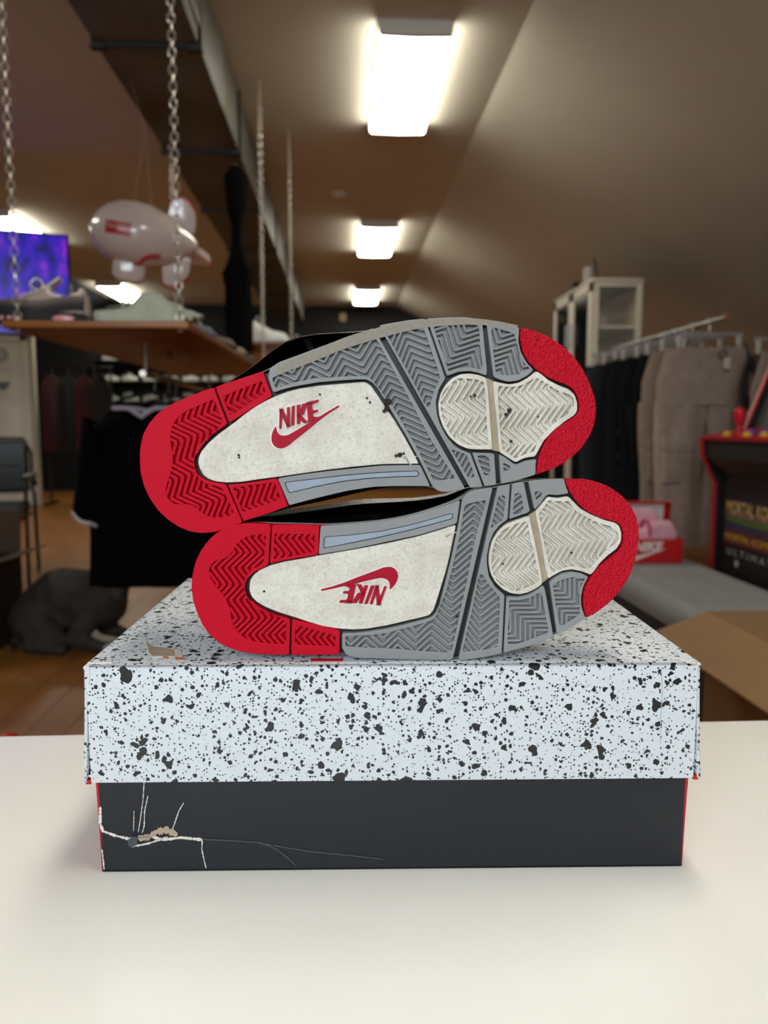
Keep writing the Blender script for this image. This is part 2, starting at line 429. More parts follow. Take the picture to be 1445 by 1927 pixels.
# ================================================================== shoe box
BW = radians(-2.06)
NF = Vector((sin(radians(2.06)), cos(radians(2.06)), 0)); AX = Vector((cos(radians(2.06)), -sin(radians(2.06)), 0))
BOX0 = (on_z(190, 1640, .74)+on_z(1287, 1632, .74))/2
ZT = .8644
HB = ZT-.74
bx = thing('shoe_box', 'black and red cardboard shoe box with black speckled white lid, torn at one corner', 'box', tuple(BOX0), BW)
m_spk = speckle_mat()
m_card_black = mat('matt_black_card', '#1c1f25', .5, spec=.35, noise=(8, .08), bump=(60, .04))
m_red_card = mat('red_card', '#b3141d', .45)
m_kraft = mat('torn_kraft', '#b09a86', .85, noise=(60, .15))
m_tear = mat('torn_white_paper', '#d8d4cc', .85)
hwb, dpb = .1706, .2495
# base: front and back walls black, end walls red and slightly bowed outwards
b = MB(); th = .0022
b.box((-hwb, 0, 0), (hwb, th, HB-.004)); b.box((-hwb, dpb-th, 0), (hwb, dpb, HB-.004)); b.box((-hwb, 0, 0), (hwb, dpb, th))
b.build('base', m_card_black, bx, bevel=.0008)
for s in (-1, 1):
    rows = []
    for i in range(13):
        yy = .0006 + (dpb-.0012)*i/12; bow = .0052*sin(pi*min(1, i/12*1.6+.0))**.6 if i/12*1.6 < 1 else .0052*sin(pi*.999)**.6
        bow = .0040
        rows.append([Vector((s*(hwb+.0004+bow*(z/HB)**1.3), yy, z)) for z in [HB*.97*k/6 for k in range(7)]])
    e = MB(); e.grid(rows); m_ = e.mesh('end_panel', m_red_card); o = obj('end_panel', m_, bx, label='red end panel')
    sd = o.modifiers.new('thick', 'SOLIDIFY'); sd.thickness = .0016
# lid
hw2, LH, dpl = .1762, .0692, .2525
b = MB(); y0 = -.0012
b.box((-hw2, y0, HB-.0022), (hw2, y0+dpl, HB))
b.box((-hw2+.0015, y0, HB-LH), (hw2-.0015, y0+.0022, HB))
b.box((-hw2, y0+dpl-.0022, HB-LH), (hw2, y0+dpl, HB))
b.build('lid', m_spk, bx, bevel=.0009, label='white lid with black paint speckles')
for s in (-1, 1):
    rows = []
    for k in range(9):
        z = HB - LH*k/8; fl_ = .0034*(k/8)**1.3
        rows.append([Vector((s*(hw2-.0005+fl_), y0+.0008+(dpl-.0016)*j/10, z)) for j in range(11)])
    e = MB(); e.grid(rows); o = obj('lid_flap', e.mesh('lid_flap', m_spk), bx, label='speckled side flap of the lid'); sd = o.modifiers.new('thick', 'SOLIDIFY'); sd.thickness = .0019
    e = MB(); zz = HB-LH; e.box((s*(hw2+.0003)-.0014, y0+.001, zz-.0012), (s*(hw2+.0003)+.0014, y0+dpl-.002, zz+.0012)); e.build('lid_lining', m_red_card, bx, label='red inner lining')
def bxpt(px, py, face='front'):
    """photo pixel -> box local coordinates on the front wall of base or lid, or on the lid top"""
    P0 = BOX0 + NF*(y0 if face == 'lid' else 0)
    P = on_z(px, py, ZT) if face == 'top' else on_plane(px, py, P0, NF)
    d = P-BOX0; return (d.dot(AX), d.dot(NF), d.z)
def decal(name, px, face, m, lift=.0004, label=None):
    L_ = [bxpt(*p, face) for p in px]
    b = MB()
    if face == 'top': b.prism([(p[0], p[1]) for p in L_], lambda x, y, w: (x, y, HB+w), -.0002, lift)
    else: b.prism([(p[0], p[2]) for p in L_], lambda x, z, w: (x, (y0 if face == 'lid' else 0)-w, z), -.0002, lift)
    return b.build(name, m, bx, smooth=False, label=label)
zc = lambda q: [(140+x*.40138, 1080+y*.40138) for x, y in q]       # crop coordinates read off the photograph
decal('tear', zc([(298, 290), (330, 305), (360, 340), (420, 345), (470, 352), (500, 362), (505, 385), (480, 392), (360, 392), (345, 372), (330, 330)]), 'top', m_tear, .0003)
decal('torn_patch', zc([(335, 318), (360, 342), (420, 350), (466, 356), (472, 388), (366, 388), (350, 368)]), 'top', m_kraft, .0005, 'bare brown cardboard where the lid paper tore off')
m_org = mat('orange_mark', '#c4745a', .7)
for q in ([(415, 388), (440, 388), (440, 398), (415, 398)], [(470, 392), (515, 392), (515, 404), (475, 404)]): decal('torn_print', zc(q), 'top', m_org, .0004)
decal('red_mark', [(585, 1240), (645, 1240), (645, 1245), (585, 1245)], 'top', mat('red_ink', '#c80f22', .5), .0004)
# worn white lid corners and edge
def frayed(pts, face, w, m, name='tear', label=None, jit=.5, step=2.2):
    """ragged strip along a line of photo pixels"""
    out = []
    for (x0, y0_), (x1, y1_) in zip(pts, pts[1:]):
        n = max(1, int(math.hypot(x1-x0, y1_-y0_)/step))
        out += [(x0+(x1-x0)*k/n, y0_+(y1_-y0_)*k/n) for k in range(n)]
    out.append(pts[-1]); up_, dn = [], []
    for i, (x, y) in enumerate(out):
        a = out[max(0, i-1)]; c = out[min(len(out)-1, i+1)]; d = Vector((c[0]-a[0], c[1]-a[1])); d = d.normalized() if d.length else Vector((1, 0))
        n = Vector((-d.y, d.x)); ww = w*(.5+random.random()*jit*2)*(.3 if i in (0, len(out)-1) else 1)
        up_.append((x+n.x*ww, y+n.y*ww)); dn.append((x-n.x*ww, y-n.y*ww))
    return decal(name, up_+dn[::-1], face, m, .0004, label)
frayed(zc([(62, 415), (78, 418), (110, 418), (180, 416)]), 'lid', 1.6, m_tear)
frayed(zc([(66, 420), (70, 470), (68, 520)]), 'lid', 1.4, m_tear)
frayed(zc([(64, 945), (90, 950), (110, 962)]), 'lid', 2.6, m_tear)
frayed([(1296, 1254), (1312, 1256)], 'lid', 1.6, m_tear); frayed([(1313, 1258), (1312, 1300), (1311, 1420)], 'lid', .7, m_tear)
frayed([(1244, 1256), (1246, 1300), (1243, 1350), (1242, 1400)], 'lid', .5, mat('lid_crease', '#aab4bd', .6), 'crease', None, .5)
frayed([(1278, 1243), (1296, 1247), (1310, 1249)], 'top', 1.3, m_tear)
# cracks and tears of the black front wall
frayed(zc([(122, 1090), (122, 1170), (135, 1205), (190, 1225), (250, 1240), (300, 1235), (360, 1230), (420, 1245), (500, 1235), (598, 1245)]), 'front', 2.2, m_tear)
frayed(zc([(300, 1240), (350, 1232), (385, 1208), (430, 1200), (470, 1215), (480, 1228)]), 'front', 6.0, m_kraft, 'torn_patch', 'brown cardboard showing in the tear', .4)
decal('fold', zc([(252, 1245), (275, 1225), (300, 1228), (298, 1262), (270, 1280), (256, 1270)]), 'front', mat('glossy_black_fold', '#2c3038', .2), .0012)
frayed(zc([(265, 1278), (300, 1272), (350, 1262), (400, 1245), (440, 1232)]), 'front', 1.3, m_tear)
frayed(zc([(600, 1245), (598, 1290), (606, 1330), (618, 1380)]), 'front', 1.0, m_tear)
frayed(zc([(460, 1198), (480, 1140), (490, 1110), (513, 1072)]), 'front', .8, m_tear)
frayed(zc([(328, 970), (322, 1060), (310, 1150), (300, 1210)]), 'front', .7, m_tear, jit=.5)
frayed(zc([(345, 1040), (330, 1110), (328, 1180), (318, 1215)]), 'front', .8, m_tear, jit=.5)
frayed(zc([(280, 1110), (278, 1205)]), 'front', .6, m_tear)
frayed(zc([(130, 1290), (135, 1330), (140, 1385)]), 'front', 1.1, m_tear)
m_crease = mat('card_crease', '#565c68', .6)
frayed(zc([(600, 1243), (740, 1250), (870, 1258), (950, 1290), (1000, 1330), (1040, 1368)]), 'front', .5, m_crease, 'crease')
frayed(zc([(870, 1262), (1100, 1300), (1300, 1320), (1445, 1336)]), 'front', .45, m_crease, 'crease')
# ================================================================== the pair of sneakers
P0 = BOX0 + NF*.005; P0.z = ZT
CR = {'c4': (350, 920, .24221), 'c5': (570, 900, .24221), 'c6': (850, 880, .26298), 'A': (380, 990, .12457), 'B': (470, 1080, .14533),
      'C': (640, 1080, .16609), 'D': (840, 900, .12457), 'E': (900, 930, .12457), 'F': (1010, 920, .12457), 'G': (860, 1070, .18685), 'H': (590, 1050, .12457)}
def uv(px, py):
    d = on_plane(px, py, P0, NF) - P0; return (d.dot(AX), d.z)
def K(c, *pts):
    x0, y0_, s = CR[c]; return [uv(x0+x*s, y0_+y*s) for x, y in pts]
MIR_A, MIR_T = radians(17.909), None
HEEL = K('c4', (660,283),(600,278),(500,274),(430,277),(330,300),(250,340),(180,400),(120,480),(75,570),(48,680),(42,780),(55,880),(85,970),(125,1060),(180,1140),(250,1200),(330,1245),(430,1275),(540,1290),(700,1298),(803,1298))
TOE_OUT = K('c6', (1000,1065),(1080,1010),(1150,950),(1210,880),(1260,800),(1300,710),(1325,610),(1338,500),(1335,420),(1310,340),(1270,270),(1210,205),(1130,150),(1040,115),(940,92))
def serrate(pts, pitch=.0017, amp=.00055):
    out = []; s = 0; P = [Vector(p) for p in pts]
    for a, b_ in zip(P, P[1:]):
        L_ = (b_-a).length; n = Vector((b_-a)).normalized(); n = Vector((n.y, -n.x))
        k = max(1, int(L_/(pitch/4)))
        for i in range(k):
            q = a.lerp(b_, i/k); ph = ((s+L_*i/k)/pitch) % 1
            out.append(tuple(q + n*amp*(1-2*abs(ph-.5))))
        s += L_
    return out
def smooth_line(pts, it=2):
    for _ in range(it):
        o = [pts[0]]
        for a, b_ in zip(pts, pts[1:]): o += [(a[0]*.75+b_[0]*.25, a[1]*.75+b_[1]*.25), (a[0]*.25+b_[0]*.75, a[1]*.25+b_[1]*.75)]
        pts = o+[pts[-1]]
    return pts
R2 = .0022
PIECES = []       # (name, colour key, outline, [(pocket, [ridge patterns])], round)
def pat(c, base, shift, ks, top=.0006, bot=.0021): return dict(base=K(c, *base), shift=shift, c=c, ks=ks, top=top, bot=bot)
ZH = [(415+35, 985), (470, 985)]
def pxs(*pts): return [uv(x, y) for x, y in pts]
CR['P'] = (0, 0, 1)
heel_zig = [(467,985),(441.7,1013.7),(467.2,1041.9),(436.2,1070.5),(460.5,1102),(433.2,1131),(458.2,1165),(425,1197),(452,1228)]
PIECES.append(('heel_tread', 'red', HEEL + K('c4', (810,1018),(700,990),(600,955),(545,925),(500,885),(468,835),(455,780),(462,730),(490,690),(530,655),(580,628),(640,600)),
    [(K('A', (965,145),(860,140),(760,160),(640,195),(570,240),(520,300),(470,380),(430,445),(350,505),(230,535),(180,555),(140,610),(108,680),(110,760),(160,850),(230,940),(300,1030),(360,1110),(400,1200),(430,1300),(445,1410)) + K('c4', (375,1075),(420,1140),(480,1180),(560,1200),(700,1213),(775,1215),(778,1050)) + K('A', (1180,1400),(1050,1350),(900,1270),(800,1200),(700,1130),(660,1060),(635,980),(630,890),(650,800),(690,740),(760,670),(850,620),(925,560),(940,450)),
      [pat('P', heel_zig, (12.45, 0), range(-12, 14), .0012, .0022)])], .0016))
PIECES.append(('heel_block', 'red', K('c4', (668,288),(850,285),(1037,292),(1027,520),(900,540),(765,563),(652,590)),
    [(K('c4', (690,358),(1000,362),(995,497),(930,507),(800,535),(682,553)), [pat('P', [(556,990),(531.4,1014.6),(556,1044.5),(534,1066)], (12.45, 0), range(-6, 8), .0012, .0022)])], .0012))
PIECES.append(('heel_block', 'red', K('c4', (824,1022),(1000,1063),(1196,1108),(1191,1297),(1000,1299),(817,1298)),
    [(K('B', (595,680),(700,705),(850,745),(1000,785),(1105,805),(1100,955),(1000,945),(800,940),(660,930),(585,925)), [pat('P', [(596,1173),(570.3,1200.5),(598,1231)], (13.1, .6), range(-5, 8), .0012, .0022)])], .0012))
PIECES.append(('arch_strip', 'grey', K('c5', (137,378),(250,372),(400,362),(600,345),(800,312),(950,270),(1100,222),(1222,180),(1195,360),(1050,405),(900,450),(700,492),(500,535),(300,572),(122,600)),
    [(K('c5', (165,465),(380,447),(600,420),(800,378),(1000,325),(1140,283),(1167,285),(1165,325),(1000,372),(800,424),(600,470),(400,510),(160,556)), [])], .0012))
PIECES.append(('midfoot_tread', 'grey', K('c5', (303,1212),(400,1212),(500,1202),(650,1180),(800,1145),(930,1112),(1000,1090),(1030,1060),(1060,1000),(1090,880),(1125,740),(1155,620),(1180,500),(1207,370),(1237,172),(1262,135),(1295,110),(1350,95),(1476,77),(1163,1422),(900,1420),(600,1410),(420,1405),(340,1385),(305,1330)),
    [(K('D', (280,428),(360,395),(460,375),(600,350),(585,400),(540,560),(480,760),(420,1000),(370,1230)) + K('C', (1440,60),(1420,160),(1370,380),(1320,620),(1270,850),(1250,905),(1060,895),(900,885),(700,865),(400,850),(200,842),(60,830),(60,720),(300,712),(500,690),(700,640),(850,600),(980,560),(1040,540),(1090,490),(1150,340),(1205,200),(1245,60)) + K('D', (150,1130),(200,900),(240,680),(265,520)),
      [pat('P', [(628,1200),(659.9,1230),(689,1202),(720.6,1230),(749.6,1202),(781.2,1230),(811.9,1202),(845.5,1230),(878,1202),(908,1230),(935,1204)], (-.6, 13.5), range(-26, 4))])], .0014))
PIECES.append(('forefoot_tread', 'grey', K('c6', (330,142),(418,125),(400,378),(345,418),(302,470),(270,545),(252,640),(252,700),(268,790),(312,862),(372,915),(378,925),(358,1338),(250,1362),(100,1384),(45,1390)),
    [(K('D', (790,290),(885,275),(885,400),(855,640),(690,760),(672,772),(740,500)), [pat('P', [(925,920),(965,958)], (0, 12.4), range(-4, 12))]),
     (K('G', (232,72),(258,72),(290,130),(330,190),(390,255),(428,300),(430,400),(418,660),(408,800),(270,830),(70,850),(60,830),(100,650),(150,450),(200,200),(215,110)),
      [pat('P', [(878,1130),(904,1161.6),(938.5,1134.5),(972,1160)], (-.35, 13.5), range(-8, 8))])], .0012))
PIECES.append(('forefoot_tread', 'grey', K('c6', (432,122),(515,108),(560,318),(540,332),(480,352),(412,378)),
    [(K('D', (1037,250),(1120,237),(1135,300),(1170,510),(1080,550),(1012,565),(1015,450)), [pat('P', [(955,962),(1000,928)], (0, 11.8), range(-3, 7))])], .0012))
PIECES.append(('forefoot_tread', 'grey', K('c6', (392,932),(480,935),(550,918),(610,885),(655,850),(668,880),(728,1215),(620,1265),(500,1300),(370,1335)),
    [(K('G', (525,330),(620,335),(730,310),(800,270),(840,250),(860,300),(880,440),(925,640),(900,665),(800,700),(680,750),(600,770),(510,770),(515,600),(530,480)),
      [pat('G', [(140,980),(390,980),(390,740),(640,740),(640,500),(890,500),(890,260),(1140,260),(1140,20)], (9.7, 8.5), range(-9, 8))])], .0012))
PIECES.append(('forefoot_tread', 'grey', K('c6', (548,102),(680,90),(803,88),(820,150),(838,192),(760,205),(690,200),(670,215),(635,265),(600,302),(590,300)),
    [(K('c6', (592,182),(640,178),(646,205),(604,240)), [pat('P', [(1000,955),(1030,925)], (0, 10), range(-4, 4))])], .0012))
PIECES.append(('forefoot_tread', 'grey', K('c6', (700,828),(740,795),(790,765),(860,752),(930,765),(978,788),(945,850),(925,930),(928,1000),(958,1085),(850,1155),(755,1208)),
    [(K('G', (965,170),(1040,130),(1150,100),(1275,105),(1290,120),(1245,190),(1230,300),(1235,470),(1200,500),(1110,555),(1060,590),(1035,575),(1000,400),(975,230)),
      [pat('G', [(785,885),(785,640),(1010,640),(1010,395),(1235,395),(1235,150),(1460,150),(1460,-95)], (9.3, 8.4), range(-9, 8))])], .0012))
TOE_IN = K('c6', (808,87),(830,150),(855,200),(905,268),(970,325),(1060,368),(1150,390),(1198,408),(1220,440),(1228,500),(1220,560),(1195,603),(1145,645),(1065,703),(1015,763),(965,833),(942,900),(938,980),(950,1040),(968,1080))
PIECES.append(('pad', 'white', K('c6', (555,352),(520,365),(450,388),(390,412),(335,460),(290,530),(268,610),(264,690),(280,770),(315,830),(365,878),(425,908),(485,915),(550,900),(605,872),(650,838),(640,760),(600,560)),
    [(K('E', (740,430),(600,460),(470,510),(390,550),(320,620),(270,700),(235,800),(215,900),(200,1040),(205,1130),(230,1230),(270,1310),(340,1380),(430,1430),(500,1465),(600,1480),(700,1440),(800,1400),(850,1370),(910,1330),(915,1290),(870,1050),(830,900),(790,720),(760,560)),
      [pat('E', [(590,410),(350,700),(620,915),(420,1185),(690,1410),(560,1580)], (13.45, -2.24), range(-5, 7))])], .0014))
PIECES.append(('pad', 'white', K('c6', (598,322),(640,272),(690,215),(720,222),(760,226),(800,220),(832,212),(860,240),(920,300),(1000,345),(1100,385),(1170,402),(1200,425),(1215,480),(1210,540),(1180,588),(1120,633),(1060,690),(1020,748),(995,775),(930,750),(860,736),(790,746),(720,783),(688,805),(670,720),(630,480)),
    [(K('F', (180,190),(300,205),(430,210),(480,200),(540,290),(600,360),(700,420),(820,480),(920,530),(1100,580),(1180,610),(1230,690),(1240,770),(1200,840),(1100,910),(1020,970),(960,1050),(900,1110),(850,1170),(800,1225),(720,1215),(600,1185),(500,1185),(400,1210),(230,1280),(200,1200),(150,980),(100,760),(60,520),(30,400),(100,310)),
      [pat('F', [(110,200),(370,370),(195,650),(465,860),(300,1140),(570,1350)], (12.85, -2.24), range(-6, 12))])], .0014))
WINDOW = K('c4', (490,775),(497,720),(522,680),(570,641),(650,606),(760,576),(900,553)) + K('c5', (150,605),(300,580),(500,545),(700,505),(900,460),(1050,415),(1183,373),(1188,385),(1165,500),(1140,620),(1110,740),(1075,850),(1045,950),(1015,1040),(985,1075),(930,1090),(800,1120),(650,1155),(500,1180),(400,1187),(280,1180)) + K('c4', (1130,1090),(1050,1075),(950,1045),(850,1010),(720,970),(620,930),(550,890),(510,850),(493,810))
def shrink(poly, d):
    P = [Vector(p) for p in poly]; A = sum(p.x*q.y-q.x*p.y for p, q in zip(P, P[1:]+P[:1])); s = 1 if A > 0 else -1; out = []
    for i, p in enumerate(P):
        a = (p-P[i-1]).normalized(); c = (P[(i+1) % len(P)]-p).normalized()
        n = Vector((-(a.y+c.y), a.x+c.x)); n = n.normalized() if n.length > 1e-9 else Vector((0, 0)); out.append(tuple(p+n*d*s))
    return out
OUTLINE = HEEL + K('c4', (1000,1298),(1191,1296)) + K('c5', (330,1385),(420,1405),(600,1410),(900,1420),(1163,1422)) + K('c6', (100,1382),(250,1361),(370,1336),(500,1299),(620,1265),(740,1212),(850,1155),(960,1085)) + TOE_OUT + K('c6', (803,88),(680,90),(545,102),(420,125),(330,142)) + K('c5', (1476,80),(1350,95),(1295,110),(1262,135),(1237,175),(1222,180),(1100,222),(950,270),(800,312),(600,345),(400,362),(250,372),(137,378)) + K('c4', (1037,292),(850,285))
SWOOSH = K('H', (108,497),(125,485),(300,440),(480,380),(650,310),(800,255),(950,200),(1050,160),(1120,148),(1180,152),(1230,180),(1265,225),(1278,280),(1270,330),(1245,390),(1200,450),(1145,495),(1150,440),(1148,400),(1130,360),(1090,330),(1030,315),(980,318),(900,335),(750,370),(620,400),(560,412),(480,432),(300,475),(125,512))
LETTERS = [[(1068,438),(1105,442),(1005,722),(958,718)], [(935,430),(978,432),(890,712),(845,710)], [(935,430),(985,434),(1008,722),(952,718)],          # N
           [(862,430),(917,432),(812,708),(765,705)],                                                                                                # I
           [(768,425),(825,428),(735,702),(680,698)], [(652,408),(722,414),(772,548),(742,600)], [(668,540),(748,545),(648,695),(572,690)],              # K
           [(562,410),(645,412),(592,640),(570,692),(490,690)], [(470,432),(572,410),(560,452),(540,462)], [(452,514),(548,514),(533,552),(440,548)], [(408,646),(580,652),(570,693),(383,686)]]  # E
m_tread = {'red': mat('red_rubber', '#bd0022', .55, spec=.15, bump=(900, .05)), 'grey': mat('grey_rubber', '#8b8d8e', .5, spec=.3, noise=(35, .07), bump=(1600, .12)), 'white': dirty_white()}
m_toe = mat('textured_red_rubber', '#bd0022', .55, spec=.2, bump=(700, .75, 'voronoi'))
m_logo = mat('red_logo', '#a30828', .5, spec=.2); m_inset = mat('blue_grey_strip', '#98a2b2', .3, noise=(60, .08))
m_dark = mat('dark_midsole', '#111214', .45); m_blackl = mat('black_leather', '#232221', .42, bump=(420, .25))
m_flex = mat('beige_groove', '#a2937c', .6, noise=(150, .15))
m_mid = mat('pale_midsole_line', '#c4c6c8', .35)
m_lace = mat('grey_lace', '#55585c', .8, bump=(1500, .4)); m_lining = mat('black_lining', '#141415', .8)
m_plast = mat('black_plastic', '#1d1d1d', .35)
m_grime = mat('grime', '#2a201b', .9)
m_scuff_lit = mat('scuffed_lit_rubber', '#9a8f7e', .8, noise=(420, .3, '#85837e'), bump=(1800, .3))  # dusty rubber, its beige also carries painted light from above

def inside(p, poly):
    x, y = p; r = False; j = len(poly)-1
    for i in range(len(poly)):
        xi, yi = poly[i]; xj, yj = poly[j]
        if (yi > y) != (yj > y) and x < (xj-xi)*(y-yi)/(yj-yi)+xi: r = not r
        j = i
    return r
def clip(line, poly):
    """parts of a polyline inside a polygon"""
    runs = []; cur = []
    n = len(poly)
    for a, b_ in zip(line, line[1:]):
        ts = [0, 1]; dx, dy = b_[0]-a[0], b_[1]-a[1]
        for i in range(n):
            p, q = poly[i-1], poly[i]; ex, ey = q[0]-p[0], q[1]-p[1]; den = dx*ey-dy*ex
            if abs(den) < 1e-15: continue
            t = ((p[0]-a[0])*ey-(p[1]-a[1])*ex)/den; u = ((p[0]-a[0])*dy-(p[1]-a[1])*dx)/den
            if 0 < t < 1 and 0 <= u <= 1: ts.append(t)
        ts.sort()
        for t0, t1 in zip(ts, ts[1:]):
            tm = (t0+t1)/2; mid = (a[0]+dx*tm, a[1]+dy*tm); p0 = (a[0]+dx*t0, a[1]+dy*t0); p1 = (a[0]+dx*t1, a[1]+dy*t1)
            if inside(mid, poly):
                if not cur: cur = [p0]
                cur.append(p1)
            elif cur: runs.append(cur); cur = []
    if cur: runs.append(cur)
    return runs
def ridge(mb, line, wt, wb, ztop, zbot, fn, ext=.0004):
    P = [Vector(p) for p in line]
    if sum((b_-a).length for a, b_ in zip(P, P[1:])) < .0006: return
    P[0] = P[0] + (P[0]-P[1]).normalized()*ext; P[-1] = P[-1] + (P[-1]-P[-2]).normalized()*ext
    rows = []
    for i, p in enumerate(P):
        a = (p-P[i-1]).normalized() if i else (P[1]-p).normalized(); c = (P[i+1]-p).normalized() if i < len(P)-1 else a
        t = (a+c); t = t.normalized() if t.length > 1e-6 else a
        n = Vector((-t.y, t.x)); k = 1/max(.5, n.dot(Vector((-a.y, a.x))))
        k2 = wt*.35
        rows.append([fn(*(p+n*wb/2*k), zbot), fn(*(p+n*(wt/2+.0003)*k), ztop-.00035), fn(*(p+n*k2*k), ztop), fn(*(p-n*k2*k), ztop), fn(*(p-n*(wt/2+.0003)*k), ztop-.00035), fn(*(p-n*wb/2*k), zbot)])
    mb.grid(rows)

def make_sneaker(flip, root, lean, bulge):
    fl_ = -1 if flip else 1
    F = lambda poly: [(x, fl_*z) for x, z in poly]
    fn = lambda x, z, w: Vector((x, -w, z))           # w grows out of the sole, towards the viewer
    def put(mb, polys, w0, depth, bevel, off=0, mi=0):
        vs, fs = plate(polys, depth, bevel, off); mb.add([fn(x, z, w0+w) for x, z, w in vs], fs, mi)
    TH, DEEP = .0052, .0032
    for name, key, outl, pockets, rr in PIECES:
        mb = MB(); o2 = F(fillet(outl, rr, 3))
        put(mb, [o2] + [F(fillet(p, .0011, 3)) for p, _ in pockets], 0, TH, .00035)
        for p, pats in pockets:
            put(mb, [F(fillet(p, .0011, 3))], -DEEP, TH-DEEP-.0002, 0, .0002)
            for q in pats:
                sx, sy = q['shift']; s = CR[q['c']][2]
                for k in q['ks']:
                    base = q['base']
                    d = uv(700+sx*k, 1100+sy*k); d0 = uv(700, 1100); dx, dz = d[0]-d0[0], d[1]-d0[1]
                    ln = fillet([(x+dx, z+dz) for x, z in base], .0011, 3, closed=False)
                    for run in clip(ln, p): ridge(mb, F(run), q['top'], q['bot'], -.00015, -DEEP-.0001, fn)
        part = mb.build(name, m_tread[key], root, smooth=True, ang=40, label={'red': 'red rubber tread with chevron grooves', 'grey': 'grey rubber tread', 'white': 'dirty white ball of foot pad'}[key] if name in ('heel_tread', 'midfoot_tread', 'pad') else None)
        if name == 'arch_strip':
            mb = MB(); put(mb, [F(fillet(shrink(pockets[0][0], .00035), .001, 3))], -.0007, .001, .0003); mb.build('inset', m_inset, part, label='blue grey glossy inset')
    # toe cap with a serrated rim
    mb = MB(); put(mb, [F(smooth_line(TOE_IN) + serrate(smooth_line(TOE_OUT)))], 0, .0042, .0005)
    mb.build('toe_cap', m_toe, root, label='red pebbled rubber toe cap with serrated rim')
    # flex groove floor across the white pad, dark plate under everything
    mb = MB(); put(mb, [F(K('c6', (553,350),(602,320),(692,806),(648,840)))], -.0016, .0022, .0002); mb.build('flex_groove', m_flex, root, label='beige flex groove')
    mb = MB(); put(mb, [F(shrink(OUTLINE, .0009))], -.0042, .005, .0006); mb.build('outsole_plate', m_dark, root, label='black plate seen in the grooves')
    # white window and raised red logo
    mb = MB(); put(mb, [F(fillet(WINDOW, .0012, 3))], -.0006, .0032, .0005)
    put(mb, [F(shrink(fillet(WINDOW, .0012, 3), .0042))], -.00045, .001, .00012)
    win = mb.build('window', m_tread['white'], root, label='dirty white midfoot window')
    if flip: tr = LOGO_FLIP
    else: tr = lambda p: p
    mb = MB(); lt = [[tr(q) for q in K('H', *l)] for l in LETTERS]; sw = [tr(q) for q in SWOOSH]
    for l in lt+[sw]: put(mb, [l], .0000, .0006, 0, .0007)
    mb.build('logo_border', mat('white_rubber', '#e6e3da', .5), win, label='white raised logo border')
    mb = MB(); put(mb, [sw], .0007, .0012, .0002); mb.build('swoosh', m_logo, win, label='red raised swoosh')
    mb = MB()
    for l in lt: put(mb, [l], .0009, .0014, .00008)
    mb.build('lettering', m_logo, win, label='red raised letters NIKE')
    # specks of grime trodden into the sole
    mb = MB()
    spots = [(1000,985,3),(905,1075,2),(960,1046,2)] if not flip else []
    for (x, y, r) in ([(497,1115,2.6),(946,1063,2),(1075,1042,2),(860,1162,3),(605,1195,2)] if not flip else [(449,862,2.6),(450,867,1.8),(730,762,8),(727,775,6),(722,780,3.5),(752,861,5),(745,863,3),(760,859,2.4),(958,778,5),(952,786,3.5),(893,750,3),(885,752,2),(961,836,3),(1010,645,2.5),(690,755,2.6),(696,763,2.2),(602,748,2)]):
        c = uv(x, y); n = 9
        if flip: zz_ = (complex(*c)-complex(*MT))*complex(cos(-MIR_A), sin(-MIR_A)); c = (zz_.real, -zz_.imag)
        poly = [(c[0]+r*.00031*(.55+.6*random.random())*cos(2*pi*i/n), fl_*(c[1]+r*.00031*(.55+.6*random.random())*sin(2*pi*i/n))) for i in range(n)]
        put(mb, [poly], .00045, .001, 0)
    o = mb.build('dirt', m_grime, root, label='dark specks of dirt'); o['kind'] = 'stuff'
    # side wall and midsole: rounded rim growing back from the tread
    OL = F(OUTLINE); n = 150
    P = [Vector(p) for p in OL]; Ls = [0]
    for a, b_ in zip(P, P[1:]+P[:1]): Ls.append(Ls[-1]+(b_-a).length)
    rs = []
    for i in range(n):
        s = Ls[-1]*i/n; k = max(j for j in range(len(P)) if Ls[j] <= s)
        rs.append(P[k].lerp(P[(k+1) % len(P)], (s-Ls[k])/max(1e-9, Ls[k+1]-Ls[k])))
    for _ in range(3): rs = [(rs[i-1]+rs[i]*2+rs[(i+1) % n])/4 for i in range(n)]
    def loop(d, w): return [fn(x, z, -w) for x, z in shrink([tuple(p) for p in rs], d)]
    def xcol(x): return x
    xs = [p.x for p in rs]
    def ring(rows, name, m, label=None):
        mb = MB(); mb.grid([loop(d, w) for d, w in rows], True); return mb.build(name, m, root, label=label)
    # red at heel and toe, grey between: one rim mesh, coloured by where it runs
    mb = MB(); rows = [loop(d, w) for d, w in ((.0006, .0012), (.0001, .0022), (.0, .004), (.0004, .0075), (.0012, .0085))]
    xh, xt = uv(620, 1100)[0], uv(1085, 1000)[0]
    for i in range(len(rows)-1):
        for j in range(n):
            k = (j+1) % n; x = rs[j].x
            mi = 0 if x < xh or x > xt + .0 else 1
            if mi == 1 and fl_*rs[j].y < .05: mi = 2 if not flip else 2
            mb.add([rows[i][j], rows[i][k], rows[i+1][k], rows[i+1][j]], [(0, 1, 2, 3)], mi)
    mb.build('sidewall', [m_tread['red'], m_tread['grey'], m_scuff_lit if flip else m_tread['grey']], root, weld=1e-5)  # upper shoe's top rim: dusty tone with painted light from above
    ring([(.0008, .0082), (.0004, .009), (.0003, .0105), (.0008, .0118)], 'midsole_line', m_mid, 'pale line between outsole and midsole')
    ring([(.0010, .0112), (.0006, .013), (.0008, .021), (.0016, .026), (.004, .0272)], 'midsole', m_dark)
    # upper: lofted over the outline
    ZS = [(p.x, p.y) for p in rs]; x0 = min(xs)+.002; x1 = max(xs)-.002; N = 40; T = 28; rows = []
